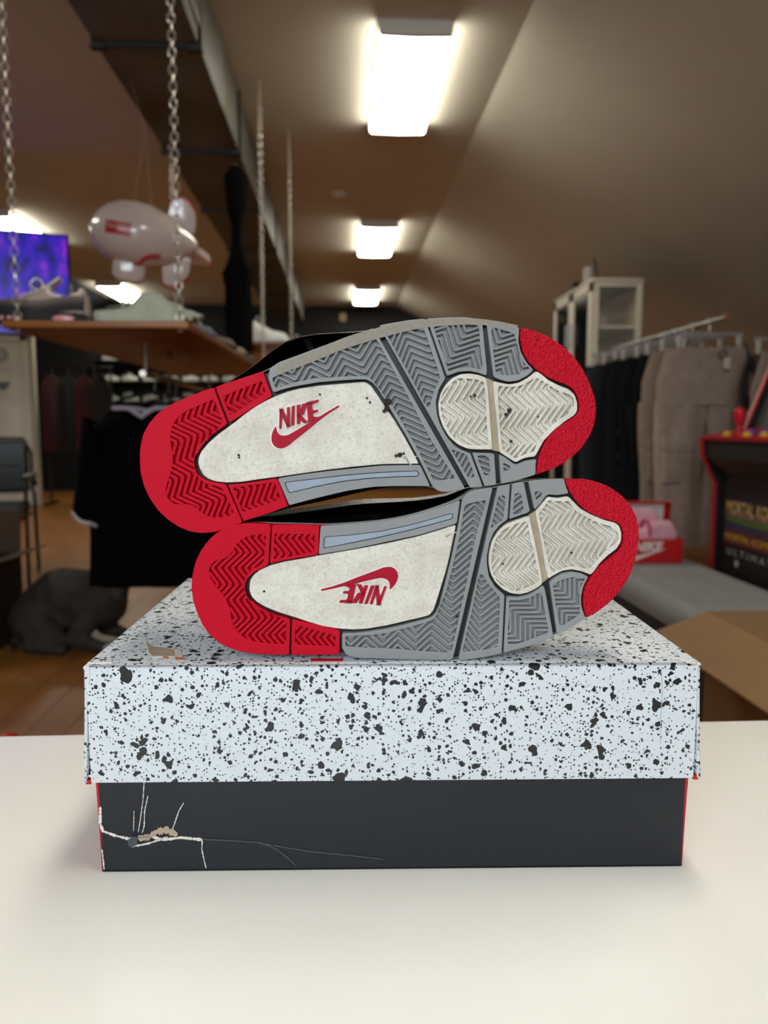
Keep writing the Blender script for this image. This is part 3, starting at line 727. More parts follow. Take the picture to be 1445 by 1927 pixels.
    def span(x):
        zz = []
        for a, c in zip(ZS, ZS[1:]+ZS[:1]):
            if (a[0]-x)*(c[0]-x) <= 0 and a[0] != c[0]: zz.append(a[1]+(c[1]-a[1])*(x-a[0])/(c[0]-a[0]))
        return min(zz), max(zz)
    hts = [(0, .070), (.04, .088), (.12, .094), (.25, .088), (.36, .096), (.44, .088), (.55, .066), (.7, .046), (.85, .036), (.95, .030), (1, .020)]
    def lerp(tab, t):
        for (a, b_), (c, d) in zip(tab, tab[1:]):
            if a <= t <= c: return b_+(d-b_)*(t-a)/(c-a)
    for i in range(N+1):
        t = i/N; t = .5-.5*cos(pi*t); x = x0+(x1-x0)*t; a, c = span(x)
        arch = bulge*math.exp(-((t-.38)/.2)**2)
        if flip: a -= arch; c += bulge*.2
        else: c += arch
        if flip: c += .0125*math.exp(-((t-.40)/.14)**2)
        mid, hwd, H = (a+c)/2, (c-a)/2-.0015, lerp(hts, t)-.024
        row = []
        for j in range(T+1):
            an = pi*j/T; cc = cos(an); ss = max(0, sin(an)); lat = math.copysign(abs(cc)**.75, cc)
            nar = 1-.38*(ss**1.5)*(1 if t < .5 else .6)
            y = .024+H*ss**.62; z = mid+hwd*lat*nar
            if .07 < t < .40 and abs(cc) < .55: y = .024+H*.25; 
            z += lean*(y-.024)
            row.append(Vector((x, y, z)))
        rows.append(row)
    mb = MB(); mb.grid(rows); mb.add(rows[0], [tuple(range(T+1))]); mb.add(rows[-1], [tuple(reversed(range(T+1)))])
    up_ = mb.build('upper', m_blackl, root, ang=60, label='black leather upper'); 
    # padded collar, tongue, side wing and lace
    ia, ib = [i for i in range(N+1) if .07 < .5-.5*cos(pi*i/N) < .40][0], [i for i in range(N+1) if .07 < .5-.5*cos(pi*i/N) < .40][-1]
    jl = [j for j in range(T+1) if abs(cos(pi*j/T)) >= .55]; j0 = max(j for j in jl if j < T/2); j1 = min(j for j in jl if j > T/2)
    path = [rows[i][j0] for i in range(ia, ib+1)] + [rows[ib+1][j] for j in range(j0, j1+1)] + [rows[i][j1] for i in range(ib, ia-1, -1)] + [rows[ia-1][j] for j in range(j1, j0-1, -1)]
    mb = MB(); mb.tube(path, .0042, 8, closed=True); mb.build('collar', m_lining, root, label='padded black collar')
    s_ = 1 if flip else 1
    mb = MB(); c = rows[ib+1][T//2]; cz = c.z
    rr_ = []
    for k in range(7):
        f = k/6; rr_.append([Vector((c.x-.006+.018*f-.02*f*f, c.y-.012+.036*f, cz+(.026-.004*f)*math.sin(a))) + Vector((.010*cos(a), 0, 0)) for a in [-pi/2+pi*q/8 for q in range(9)]])
    mb.grid(rr_); o = mb.build('tongue', m_lining, root); sd = o.modifiers.new('t', 'SOLIDIFY'); sd.thickness = .006
    for sgn in (-1, 1):
        w = MB(); i0 = N//3
        jj = 5 if sgn > 0 else T-5
        pts = [rows[i0-4][jj], rows[i0-1][jj+sgn*2], rows[i0+3][jj+sgn*4], rows[i0+6][jj+sgn*5]]
        pts = [p+Vector((0, .0, sgn*.003)) for p in pts]
        w.tube(smooth_line3(pts), .0035, 6); w.tube(smooth_line3([pts[0], pts[1]+Vector((0, -.012, 0)), pts[2]+Vector((0, -.014, 0)), pts[3]]), .0028, 6)
        w.build('wing', m_plast, root, label='black plastic lace wing')
    ln = MB(); ii = N//2
    for q in range(6):
        i = ii-2+q*2; a = rows[i][9]; c = rows[min(i+1, N)][T-9]; m_ = (Vector(a)+Vector(c))/2+Vector((0, .006, 0))
        ln.tube(smooth_line3([a, m_, c]), .0022, 6)
    ln.build('laces', m_lace, root, label='grey black laces')
    return rows
def smooth_line3(pts, it=2):
    pts = [Vector(p) for p in pts]
    for _ in range(it):
        o = [pts[0]]
        for a, b_ in zip(pts, pts[1:]): o += [a*.75+b_*.25, a*.25+b_*.75]
        pts = o+[pts[-1]]
    return pts
MT = (-0.0437, 0.1765)
def uvw(px, py): return uv(px, py)
# where the badge of the second shoe sits: turned by half a turn against the first one
_la, _lb, _ua, _ub = [complex(*uv(*q)) for q in ((604, 1110), (751, 1073), (639, 772), (514, 850))]
_k = (_ub-_ua)/(_lb-_la)
def LOGO_FLIP(p):
    z = _ua+_k*(complex(*p)-_la) - complex(*MT)
    z = z*complex(cos(-MIR_A), sin(-MIR_A)); return (z.real, z.imag)
low = thing('sneaker', 'lower black sneaker lying on its side on the speckled lid, sole forward', 'shoe', tuple(P0+Vector((0, 0, .0006))), BW, 'pair of worn black and red sneakers')
make_sneaker(False, low, .10, .010)
upp = thing('sneaker', 'upper black sneaker resting on the other shoe, sole forward and toe raised', 'shoe', tuple(P0 + AX*MT[0] + Vector((0, 0, MT[1]+.0017))), 0, 'pair of worn black and red sneakers')
upp.rotation_euler = (Matrix.Rotation(BW, 3, 'Z') @ Matrix.Rotation(-MIR_A, 3, 'Y')).to_euler()
rws = make_sneaker(True, upp, .22, .006)
# dusty beige scuffing along the upper edge, light from above painted in
def to_upp(px, py):
    z = complex(*uv(px, py)) - complex(*MT); z *= complex(cos(-MIR_A), sin(-MIR_A)); return (z.real, z.imag)
so = [(520,697),(560,678),(616,654.5),(650,640),(703,624),(771,609.5),(805,606.5),(880,604),(929,608.5),(974,618)]
si = [(974,626),(930,619),(880,616),(808,621),(772,627),(708,644),(655,660),(612,676),(565,696),(522,712)]
vs, fs = plate([[to_upp(*p) for p in smooth_line(so)+smooth_line(si)]], .0006, .0001)
b = MB(); b.add([(x, -(w+.00012), z) for x, z, w in vs], fs)
b.build('scuff_lit_edge', m_scuff_lit, upp, label='dusty beige scuffed edge with light from above painted in')
# loose lace end sticking up behind the upper shoe
b = MB()
bpy.context.view_layer.update()
uinv = upp.matrix_world.inverted()
lp = [uinv @ on_plane(px, py, P0+NF*(.045+.004*k), NF) for k, (px, py) in enumerate(((600, 690), (592, 668), (584, 654), (576, 637)))]
b.tube(smooth_line3(lp), .0021, 6); b.build('lace_end', mat('pale_lace', '#85888b', .7), upp, label='grey lace end standing up')
# ================================================================== hanging shelves with chains
m_board = mat('varnished_board', '#965812', .45, noise=(6, .3, '#74420c'))
m_chain = mat('zinc_chain', '#cdc6ba', .35, .8)
def link_mesh(p=.0225, d=.004, w=.0225):
    """one chain link, stadium shaped, in the XZ plane"""
    r = (w-d)/2; h = (p+2*d-d)/2-r+.001; pts = []
    for k in range(9): a = pi*k/8; pts.append((r*cos(a), 0, h+r*sin(a)))
    for k in range(9): a = pi+pi*k/8; pts.append((r*cos(a), 0, -h+r*sin(a)))
    return MB().tube(pts, d/2, 6, closed=True).mesh('link', m_chain)
LINK = link_mesh()
def chain(parent, x, y, z0, z1, single):
    """vertical chain from z0 up to z1; single: every link is an object of its own"""
    n = int((z1-z0)/.0225)
    hk = MB(); hk.tube([(x+.012*cos(a), y, z1-.012+.012*sin(a)) for a in [2*pi*k/14*.85 for k in range(15)]], .0025, 6); hk.cyl((x, y, z1), (x, y, z1+.002), .012, 10)
    c = hk.build('chain', m_chain, parent, label='zinc chain with hook and eye bolt')
    hk = MB(); hk.cyl((x, y, z0-.02), (x, y, z0+.012), .004, 8); hk.ball((x, y, z0-.022), .008, 8); hk.build('eye_bolt', m_chain, c)
    if single:
        for i in range(n):
            o = obj('link', LINK, c, loc=(x, y, z0+.014+.0225*i)); o.rotation_euler = (random.uniform(-.06, .06), random.uniform(-.05, .05), (pi/2 if i % 2 else 0)+.35+random.uniform(-.15, .15))
    else:
        b = MB()
        for i in range(n):
            M_ = Matrix.Translation((x, y, z0+.014+.0225*i)) @ Matrix.Rotation((pi/2 if i % 2 else 0)+.35, 4, 'Z')
            b.add([M_ @ v.co for v in LINK.vertices], [tuple(p.vertices) for p in LINK.polygons])
        o = b.build('links', m_chain, c); o['kind'] = 'stuff'
SZ = 1.275
sh = thing('hanging_shelf', 'long varnished wooden board hung on chains with several shoes standing on it', 'shelf', (-.70, 2.27, SZ), radians(-1))
BL = 2.1
MB().box((-.262, 0, 0), (.262, BL, .02)).build('board', m_board, sh, bevel=.004)
for x, y in ((-.262, 0), (.240, 0)): MB().box((x, 0, -.0012), (x+.022, BL, .0)).build('edge_strip', m_board, sh)
for x, y, single, top in ((-.228, .03, True, 2.48), (.232, .03, True, 2.8), (-.235, BL-.06, False, 2.48), (.235, BL-.06, False, 2.72)):
    chain(sh, x, y, .02, top-SZ-.004, single)
b = MB(); b.cyl((.235, BL-.06, 2.72-SZ), (.235, BL-.06, 2.8-SZ), .006, 8); b.build('hook_rod', m_chain, sh)
q = on_y(210, 688, 3.0)
# small round knob and ring hook screwed under the board
b = MB(); b.ball((.03, .75, -.012), .014, 10); b.build('knob', mat('copper_knob', '#a06a48', .5), sh, label='small round wooden knob')
b = MB(); b.tube([(.1+.024*cos(2*pi*k/20), .80, -.026+.024*sin(2*pi*k/20)) for k in range(20)], .0016, 6, closed=True); b.build('ring_hook', m_chain, sh)
sh2 = thing('hanging_shelf', 'second wooden board hung on chains farther back under the white high shoe', 'shelf', (-.45, 4.93, 1.495), 0)
MB().box((-.25, 0, 0), (.25, 1.6, .02)).build('board', m_board, sh2, bevel=.004)
MB().box((-.17, .04, -.10), (.17, .34, 0)).build('bracket_box', m_board, sh2, bevel=.004)
for x in (-.2, .13): chain(sh2, x, .06 if x > 0 else 1.5, .02, 2.8-1.495-.004, False)

# ================================================================== shoes on the shelves
def loft_shoe(L_, wd, hts, half, mb, z0=.0, T=16, N=26, open_=(.06, .38), nar=.36, mi=0):
    rows = []
    for i in range(N+1):
        t = .5-.5*cos(pi*i/N); hw_ = half(t)*wd/2; H = hts(t); row = []
        for j in range(T+1):
            a = pi*j/T; c = cos(a); s = max(0, sin(a)); lat = math.copysign(abs(c)**.75, c)
            z = z0+H*s**.62; y = hw_*lat*(1-nar*s**1.5)
            if open_[0] < t < open_[1] and abs(c) < .55: z = z0+H*.35
            row.append(Vector((t*L_, y, z)))
        rows.append(row)
    mb.grid(rows, mi=mi); mb.add(rows[0], [tuple(range(T+1))], mi); mb.add(rows[-1], [tuple(reversed(range(T+1)))], mi)
    return rows
def tab(*p):
    def f(t):
        for (a, b_), (c, d) in zip(p, p[1:]):
            if a <= t <= c:
                k = (t-a)/(c-a); k = k*k*(3-2*k); return b_+(d-b_)*k
        return p[-1][1]
    return f
HALF = tab((0, .5), (.06, .74), (.25, .8), (.45, .78), (.7, 1), (.88, .86), (.97, .5), (1, .25))
LOW = tab((0, .058), (.06, .075), (.2, .058), (.30, .066), (.42, .085), (.55, .066), (.75, .044), (.92, .036), (1, .016))
HIGH = tab((0, .10), (.06, .125), (.2, .118), (.33, .132), (.42, .115), (.55, .082), (.75, .052), (.92, .042), (1, .018))
def simple_shoe(name, label, loc, rz, L_, cols, high=False, group=None, lift=.028):
    """sneaker with sole, upper, collar, tongue, laces; cols = sole, upper, trim, laces"""
    t = thing(name, label, 'shoe', loc, rz, group)
    s = MB(); W_ = L_*.36
    ol = [(L_*(i/24), HALF(i/24)*W_/2+.003) for i in range(25)]
    poly = [(-.004, 0)]+[(x, -y) for x, y in ol]+[(L_+.006, 0)]+[(x, y) for x, y in reversed(ol)]
    rows = [[Vector((x*k+L_*(1-k)/2, y*k, z+.012*max(0, x/L_-.75)*4*.5)) for x, y in poly] for z, k in ((0, .96), (.006, 1), (lift*.7, 1.0), (lift, .97))]
    s.grid(rows, True, cap=True); s.build('sole', cols[0], t)
    u = MB(); rw = loft_shoe(L_, W_, (HIGH if high else LOW), HALF, u, z0=lift-.004); u.build('upper', cols[1], t, ang=60)
    c = MB(); n = len(rw)-1
    idx = [i for i in range(n+1) if .06 < .5-.5*cos(pi*i/n) < .38]; j0, j1 = 4, 12
    path = [rw[i][j0] for i in idx]+[rw[idx[-1]+1][j] for j in range(j0, j1+1)]+[rw[i][j1] for i in reversed(idx)]+[rw[idx[0]-1][j] for j in range(j1, j0-1, -1)]
    c.tube(path, .006, 6, closed=True); c.build('collar', cols[2], t)
    g = MB(); p = rw[idx[-1]+1][8]
    g.grid([[Vector((p.x+.02-.05*f, W_*.2*math.sin(a), p.z-.01+.035*f+.006*cos(a))) for a in [-pi/2+pi*q/6 for q in range(7)]] for f in (0, .5, 1)]); o = g.build('tongue', cols[2], t); o.modifiers.new('t', 'SOLIDIFY').thickness = .006
    l = MB()
    for k in range(5):
        i = idx[-1]+2+k; a, m_, d = rw[i][5], rw[i][8], rw[i][11]; l.tube(smooth_line3([a, m_+Vector((0, 0, .006)), d]), .003, 5)
    l.tube(smooth_line3([rw[idx[-1]+2][8]+Vector((0, 0, .006)), p+Vector((.03, .02, .03)), p+Vector((.05, .035, .0)), rw[idx[-1]+3][9]]), .0025, 5)
    l.build('laces', cols[3], t)
    return t, rw
F_ = lambda n, c: mat(n, c, .7, bump=(300, .2))
# gradient runner with its toe to the left, nearest on the board
ax_ = on_y(166, 612, 2.39); bx_ = on_y(-20, 612, 2.39)
L1 = abs(ax_.x-bx_.x)
t, rw = simple_shoe('running_shoe', 'grey gradient running shoe with pink air windows on the near end of board', (ax_.x, 2.40, SZ+.02), pi+radians(2), L1, (F_('black_sole', '#101012'), F_('grey_suede', '#a3948b'), F_('pale_mesh', '#e2d2c8'), F_('cream_lace', '#efe6da')), lift=.034)
for k, (z, c) in enumerate(((.040, '#1c1b1d'), (.050, '#2f2c2d'), (.060, '#4c4543'), (.070, '#6d625d'))):      # wavy side layers
    for sg in (1, -1):
        rows = []
        for i in range(2, 24):
            x = rw[i][0].x; tt = x/L1; yy = HALF(tt)*L1*.36/2
            zb = z-.008+.008*sin(tt*7+1); h = .013
            sc = [1.012, 1.0]
            rows.append([Vector((x, sg*(yy*(1.0-.02*k)+.0022-.0002*k), zb)), Vector((x, sg*(yy*(.985-.05*k)+.0018), min(zb+h, .03+LOW(tt)*.9)))])
        b = MB(); b.grid(rows); o = b.build('side_layer', F_('layer_%s' % c[1:], c), t); o.modifiers.new('t', 'SOLIDIFY').thickness = .002
for x0, x1, r in ((.10*L1, .33*L1, .0105), (.62*L1, .70*L1, .006), (.70*L1, .76*L1, .006), (.78*L1, .84*L1, .006)):
    for sg in (1,):
        b = MB(); xm = (x0+x1)/2; yy = HALF(xm/L1)*L1*.18+.003
        b.ball((xm, sg*(yy-.001), .016), ((x1-x0)/2, .004, r), 14); b.build('air_window', mat('pink_window', '#d18a93', .2, coat=.5), t, label='pink clear air window')
b = MB(); px_ = rw[8][8]
b.tube(smooth_line3([px_+Vector((0, 0, .01)), px_+Vector((.045, .01, .035)), px_+Vector((.075, .02, .03)), px_+Vector((.05, .02, .012))]), .003, 6); b.build('lace_loop', F_('cream_lace', '#efe6da'), t)
# foam slide
p0 = on_y(170, 612, 2.36); p1 = on_y(372, 612, 2.36); LS = p1.x-p0.x
t = thing('foam_slide', 'grey green foam slide sandal with ridged sole beside the gradient runner', 'sandal', (p0.x+.012, 2.385, SZ+.02), 0)
m_foam = mat('foam', '#a5a998', .75, bump=(200, .1))
top = tab((0, .043), (.18, .046), (.28, .052), (.48, .100), (.52, .1005), (.78, .062), (.86, .046), (1, .034))
b = MB(); rows = []
for i in range(61):
    tt = i/60; hw_ = HALF(min(1, tt))*LS*.19; z0_ = .008 if (i % 4) < 2 else 0.0
    z0_ += .022*max(0, (tt-.72)/.28)**1.5 + .006*max(0, (.1-tt)/.1)
    H = top(tt)
    row = []
    for j in range(17):
        a = pi*j/16; c = cos(a); s = sin(a)
        row.append(Vector((tt*LS, hw_*math.copysign(abs(c)**.6, c)*(1-.18*s*(H > .05)), z0_+(H-z0_)*s**.5)))
    row += [Vector((tt*LS, hw_*k, z0_)) for k in (-.6, 0, .6)]
    rows.append(row)
b.grid(rows, True, cap=True); b.build('body', m_foam, t, ang=50)
b = MB()
for y in (1,): b.ball((LS*.30, 0, .052), (LS*.22, .036, .006), 14)
b.build('footbed', mat('foam_dark', '#75796b', .8), t)
b = MB(); b.tube([(LS*.28, .034*cos(a), .046+.045*max(0, sin(a))) for a in [pi*k/12 for k in range(13)]], .004, 6); b.build('strap_rim', m_foam, t)
# more shoes along the board, behind
WL = F_('white_leather', '#c9c9c6')
row_ = [('sneaker', 'blue and white sneaker with green laces just behind the foam slide', (-.62, 2.86), .29, ('#27345c', '#5d6b7a', '#d7d4c4', '#9fb79a')),
        ('sneaker', 'black and tan sneaker with white laces on the board behind the blue one', (-.60, 3.24), .29, ('#161412', '#6a5440', '#2a2422', '#d8d2c6')),
        ('sneaker', 'tan suede sneaker with pale blue heel near the far end of board', (-.60, 3.62), .29, ('#1a1817', '#8b7358', '#8aa7cc', '#c9b29a')),
        ('sneaker', 'black sneaker at the far end of the nearer hanging board', (-.60, 4.0), .29, ('#0f0f10', '#161618', '#202024', '#cfcfcf'))]
for n_, lb, (x, y), L_, c in row_:
    simple_shoe(n_, lb, (x-.13, y, SZ+.02), radians(4), L_, tuple(F_('shoe_'+k[1:], k) for k in c))
simple_shoe('sneaker', 'white laced sneaker on the left of the board behind the gradient runner', (-.885, 2.60, SZ+.02), radians(97), .27, tuple(F_('shoe_'+k[1:], k) for k in ('#e1e0da', '#23392c', '#3a8a4a', '#e1e0da')))
simple_shoe('high_top_sneaker', 'white high top sneaker with blue collar on the farther hanging board', (-.70, 5.0, 1.515), radians(-3), .36, (F_('white_sole', '#c4c8ca'), WL, F_('blue_collar', '#2c3f86'), WL), high=True)
simple_shoe('sneaker', 'black sneaker with white laces behind the white high top', (-.46, 5.6, 1.515), radians(5), .29, tuple(F_('shoe_'+k[1:], k) for k in ('#1a1a1a', '#1a1a1a', '#1a1a1a', '#cfcfcf')))

# ================================================================== inflatable airship
C0 = on_y(272, 445, 3.55)
t = thing('inflatable_airship', 'white inflatable toy airship with red trim hanging on strings from the ceiling', 'inflatable', tuple(C0), 0)
m_inf = mat('white_vinyl', '#cbb9b2', .18, coat=.6); m_redv = mat('red_vinyl', '#b3202b', .3, coat=.3)
HLn = .226; Rv = .138
tilt = Matrix.Rotation(radians(9), 4, 'Y') @ Matrix.Rotation(radians(10), 4, 'Z')
pr = [(-1, .03), (-.99, .14), (-.95, .33), (-.86, .56), (-.7, .79), (-.48, .95), (-.2, 1), (.1, .96), (.4, .82), (.65, .62), (.82, .42), (.93, .25), (1, .12)]
rows = [[tilt @ Vector((x*HLn, r*Rv*cos(2*pi*k/32), r*Rv*sin(2*pi*k/32))) for k in range(32)] for x, r in pr]
b = MB(); b.grid(rows, True, cap=True); bd = b.build('body', m_inf, t)
b = MB(); b.ball(tilt @ Vector((-HLn*1.01, 0, 0)), .009, 8); b.build('valve', mat('clear_cap', '#dcdcdc', .15), bd)
for k, (ang) in enumerate((97, -12, -82)):
    A_ = tilt @ Matrix.Rotation(radians(ang-90), 4, 'X')
    f = MB(); pts = [(.30, .78), (.36, 1.35), (.58, 1.38), (.80, .95), (.82, .35), (.45, .5)] if k != 1 else [(.5, .6), (.85, 1.2), (1.16, 1.22), (1.13, .7), (.95, .25), (.6, .3)]
    poly = fillet([(x*HLn*1.05+.015, z*Rv) for x, z in pts], .02, 4)
    f.prism(poly, lambda x, z, w: A_ @ Vector((x, w, z)), -.016, .016); fn_ = f.build('fin', m_inf, t, bevel=.010, seg=3)
    f = MB(); e = fillet([(x*HLn*1.05+.015, z*Rv) for x, z in pts], .02, 4)
    top_ = [p for p in e if p[1] > Rv*.93]
    f.tube([A_ @ Vector((x, 0, z)) for x, z in top_], .0095, 8); f.build('fin_trim', m_redv, fn_, label='red fin edge')
b = MB(); rows = [[tilt @ Vector((-.045+(.058*k_+.012*(z > -1.5))*math.copysign(abs(cos(a))**.6, cos(a)), .042*k_*math.copysign(abs(sin(a))**.6, sin(a)), z*Rv)) for a in [2*pi*q/20 for q in range(20)]] for z, k_ in ((-.80, 1), (-1.1, 1.02), (-1.38, .98), (-1.5, .8), (-1.53, .4))]
b.grid(rows, True, cap=True); b.build('gondola', m_inf, t)
b = MB(); b.tube(smooth_line3([tilt @ Vector((x*HLn, -Rv*math.sqrt(max(0, 1-(z)**2))*s_, z*Rv)) for x, z, s_ in ((-.12, -.93, .9), (.0, -.93, .95), (.05, -.78, .95), (.2, -.66, .93), (.36, -.62, .9))]), .0075, 8); b.build('stripe', m_redv, t, label='red wavy stripe')
# red box badge wrapped on the flank
def flank(x, z, lift=0):
    r = 0
    for (xa, ra), (xb, rb) in zip(pr, pr[1:]):
        if xa <= x/HLn <= xb: r = ra+(rb-ra)*(x/HLn-xa)/(xb-xa)
    r = r*Rv+lift; zz = max(-r*.99, min(r*.99, z)); return tilt @ Vector((x, -math.sqrt(r*r-zz*zz), zz))
b = MB(); b.grid([[flank(-.150+.108*i/8, -.036+.052*j/4, .0012) for j in range(5)] for i in range(9)]); bg = b.build('badge', m_redv, t, label='red box badge'); 
vs, fs = text_plate('Supreme', .027, .0004, .0004)
b = MB(); b.add([flank(-.096+x, -.004+y, .0022) for x, y, z in vs], fs); b.build('lettering', mat('white_print', '#e0d6d2', .5), bg, label='white letters Supreme')
ap = on_y(273, 250, 3.55)-C0; tp = on_z(180, 118, ZC)-C0
b = MB()
for dx in (-.045, .035): b.tube([ap, Vector((dx, 0, Rv*.97))], .0011, 5)
b.tube([ap, Vector((tp.x*.35, .1, ZC-C0.z))], .0011, 5); b.ball(ap, .005, 8)
b.build('string', mat('nylon', '#8d8070', .5), t)

# ================================================================== hanging television
c0 = on_y(129, 441, 5.6); 
t = thing('television', 'flat television hung high at the left showing a purple and blue picture', 'television', (c0.x, 5.6, c0.z), radians(17))
TW, TH_ = 1.22, .70
MB().box((-TW, 0, -TH_), (0, .04, 0)).build('case', mat('black_gloss', '#0a0a0b', .25), t, bevel=.004)
def screen_mat():
    m = bpy.data.materials.new('purple_picture'); m.use_nodes = True; nt = m.node_tree; N = nt.nodes; L_ = nt.links; b_ = N['Principled BSDF']
    b_.inputs['Base Color'].default_value = (0, 0, 0, 1); b_.inputs['Roughness'].default_value = .3
    tc = N.new('ShaderNodeTexCoord'); n1 = N.new('ShaderNodeTexNoise'); n1.inputs['Scale'].default_value = 7; n1.inputs['Detail'].default_value = 4
    mp = N.new('ShaderNodeMapping'); mp.inputs['Scale'].default_value = (1.6, 1, .9); L_.new(tc.outputs['Object'], mp.inputs['Vector']); L_.new(mp.outputs[0], n1.inputs['Vector'])
    r = N.new('ShaderNodeValToRGB'); e = r.color_ramp.elements; e[0].position = .36; e[0].color = lin('#0a0440'); e[1].position = .72; e[1].color = lin('#a020c8')
    x = e.new(.5); x.color = lin('#2408a8'); x = e.new(.6); x.color = lin('#4410b0')
    L_.new(n1.outputs['Fac'], r.inputs['Fac']); L_.new(r.outputs['Color'], b_.inputs['Emission Color']); b_.inputs['Emission Strength'].default_value = 1.0
    return m
MB().box((-TW+.015, -.002, -TH_+.02), (-.015, .002, -.015)).build('screen', screen_mat(), t, smooth=False, label='lit purple and blue screen')
b = MB(); b.box((-TW/2-.1, .04, -.5), (-TW/2+.1, .07, -.2)); b.cyl((-TW/2, .06, -.3), (-TW/2, .06, ZC-c0.z), .02, 10); b.build('ceiling_mount', mat('mount_black', '#161616', .5), t)

# ================================================================== black garment hanging from the duct
gx, gy = -.575, 4.6
t = thing('hanging_garment', 'narrow black garment hanging from the air duct behind the shelf', 'garment', (gx-.02, gy-.04, 1.42), 0)
m_cloth = mat('black_cloth', '#050506', .95, spec=.08, bump=(60, .3))
rows = []
for z, w, d in ((0, .075, .04), (.2, .08, .04), (.36, .072, .04), (.44, .088, .04), (.5, .06, .04), (.6, .03, .025), (.7, .03, .02), (.8, .055, .03), (.98, .065, .03), (1.03, .02, .02)):
    rows.append([Vector((w*cos(a)*(1+.08*sin(5*a)), d*sin(a)*(1+.2*sin(4*a+z*9)), z)) for a in [2*pi*k/24 for k in range(24)]])
MB().grid(rows, True, cap=True).build('cloth', m_cloth, t)
b = MB(); b.tube([(.0, 0, 1.02), (-.005, 0, 1.04), (0, 0, 2.48-1.42-.022)], .004, 6); b.build('hook', m_chain, t)

# ================================================================== garments hung under the shelf
RY0, RY1, RZ = 2.62, 3.95, 1.10
t = thing('garment_rail', 'metal garment rail hung beneath the near wooden board', 'rail', (-.66, RY0, RZ+.07))
b = MB(); b.cyl((0, 0, 0), (0, RY1-RY0, 0), .011, 12); b.build('bar', m_chain, t)
for y in (.04, RY1-RY0-.04): MB().cyl((0, y, 0), (0, y, SZ-RZ-.07), .006, 8).build('hanger_rod', m_chain, t)
m_knit = mat('black_jersey', '#030304', .95, spec=.08, bump=(90, .15)); m_trim = mat('white_trim', '#b5aab4', .8)
def shirt(loc, label, trim, w=.27, h=.62, rz=0, group='shirts hanging under the board'):
    t = thing('shirt', label, 'shirt', loc, rz, group)      # origin at the neck
    rows = []
    for k in range(15):
        f = k/14; z = -h*f
        ww = w*((.52 if trim else .34)+(.48 if trim else .66)*min(1, (f/.09))**.6) if f < .09 else w*(1-.05*sin(f*3)+.06*f)
        row = []
        for q in range(40):
            a = 2*pi*q/40; d = .075*(1-.35*f)*(.5+.5*min(1, f/.09))
            fold = 1+.16*sin(a*6+f*2)*f
            neck = -.03*max(0, 1-abs(cos(a))/.4)*(f == 0)*(1 if sin(a) < 0 else .3)
            row.append(Vector((ww*cos(a), d*sin(a)*fold, z+neck-(.05*abs(cos(a)) if f < .1 else 0)*(1-f/.1 if f < .1 else 0)*0 - .055*(ww/w)*(f < .09))))
        rows.append(row)
    b = MB(); b.grid(rows, True); o = b.build('body', m_knit, t); o.modifiers.new('t', 'SOLIDIFY').thickness = .003
    for s in (-1, 1):
        b = MB(); R_ = []
        for k in range(9):
            f = k/8; cx_ = s*(w*.80+.05*f); cz_ = -.085-.33*f; rr = .062-.004*f
            R_.append([Vector((cx_+rr*cos(a)*(.75)*1.0, rr*1.05*sin(a)*(1+.1*sin(3*a)), cz_+s*rr*.45*cos(a)+.003*sin(5*a)*f)) for a in [2*pi*q/20 for q in range(20)]])
        b.grid(R_, True); o = b.build('sleeve', m_knit, t); o.modifiers.new('t', 'SOLIDIFY').thickness = .003
        if trim: b = MB(); b.tube(R_[-1], .0075, 6, closed=True); b.build('cuff', m_trim, t, label='white ribbed cuff')
    if trim:
        b = MB(); b.tube([v+Vector((0, 0, .003)) for v in rows[0]], .0085, 6, closed=True); b.build('collar', m_trim, t, label='white ribbed collar')
    return t
m_hang = mat('hanger_black', '#1a1a1c', .4)
HANG = None
def hanger(loc, rz, label, group):
    """hook at the origin (on the rail)"""
    global HANG
    t = thing('clothes_hanger', label, 'hanger', loc, rz, group)
    b = MB(); b.tube([(.013*cos(a), 0, -.013+.0262*0+.013*sin(a)) for a in [pi*1.05-pi*1.2*k/12 for k in range(13)]]+[(0, 0, -.04), (0, 0, -.07)], .0025, 6); b.build('hook', m_chain, t)
    b = MB(); b.tube([(0, 0, -.068), (.10, 0, -.088), (.19, 0, -.125)], .006, 6); b.tube([(0, 0, -.068), (-.10, 0, -.088), (-.19, 0, -.125)], .006, 6); b.build('shoulders', m_hang, t)
    return t
for i, (y, lab, tr_) in enumerate(((2.78, 'black short sleeved jersey with white ribbed collar and cuffs, nearest under the board', True), (3.12, 'plain black shirt hanging just behind the jersey with white trim', False), (3.5, 'black shirt farthest along the rail under the board', False))):
    x = -.68 if i == 0 else (-.57 if i == 1 else -.58)
    hanger((-.66, y, RZ+.07+.0135), 0, 'black hanger carrying ' + ('the white trimmed jersey', 'the middle black shirt', 'the last black shirt')[i] + ' under the board', 'hangers under the board')
    shirt((x-.02, y, RZ-.015), lab, tr_, h=.66 if i == 0 else .70, w=.205 if i == 0 else .26)

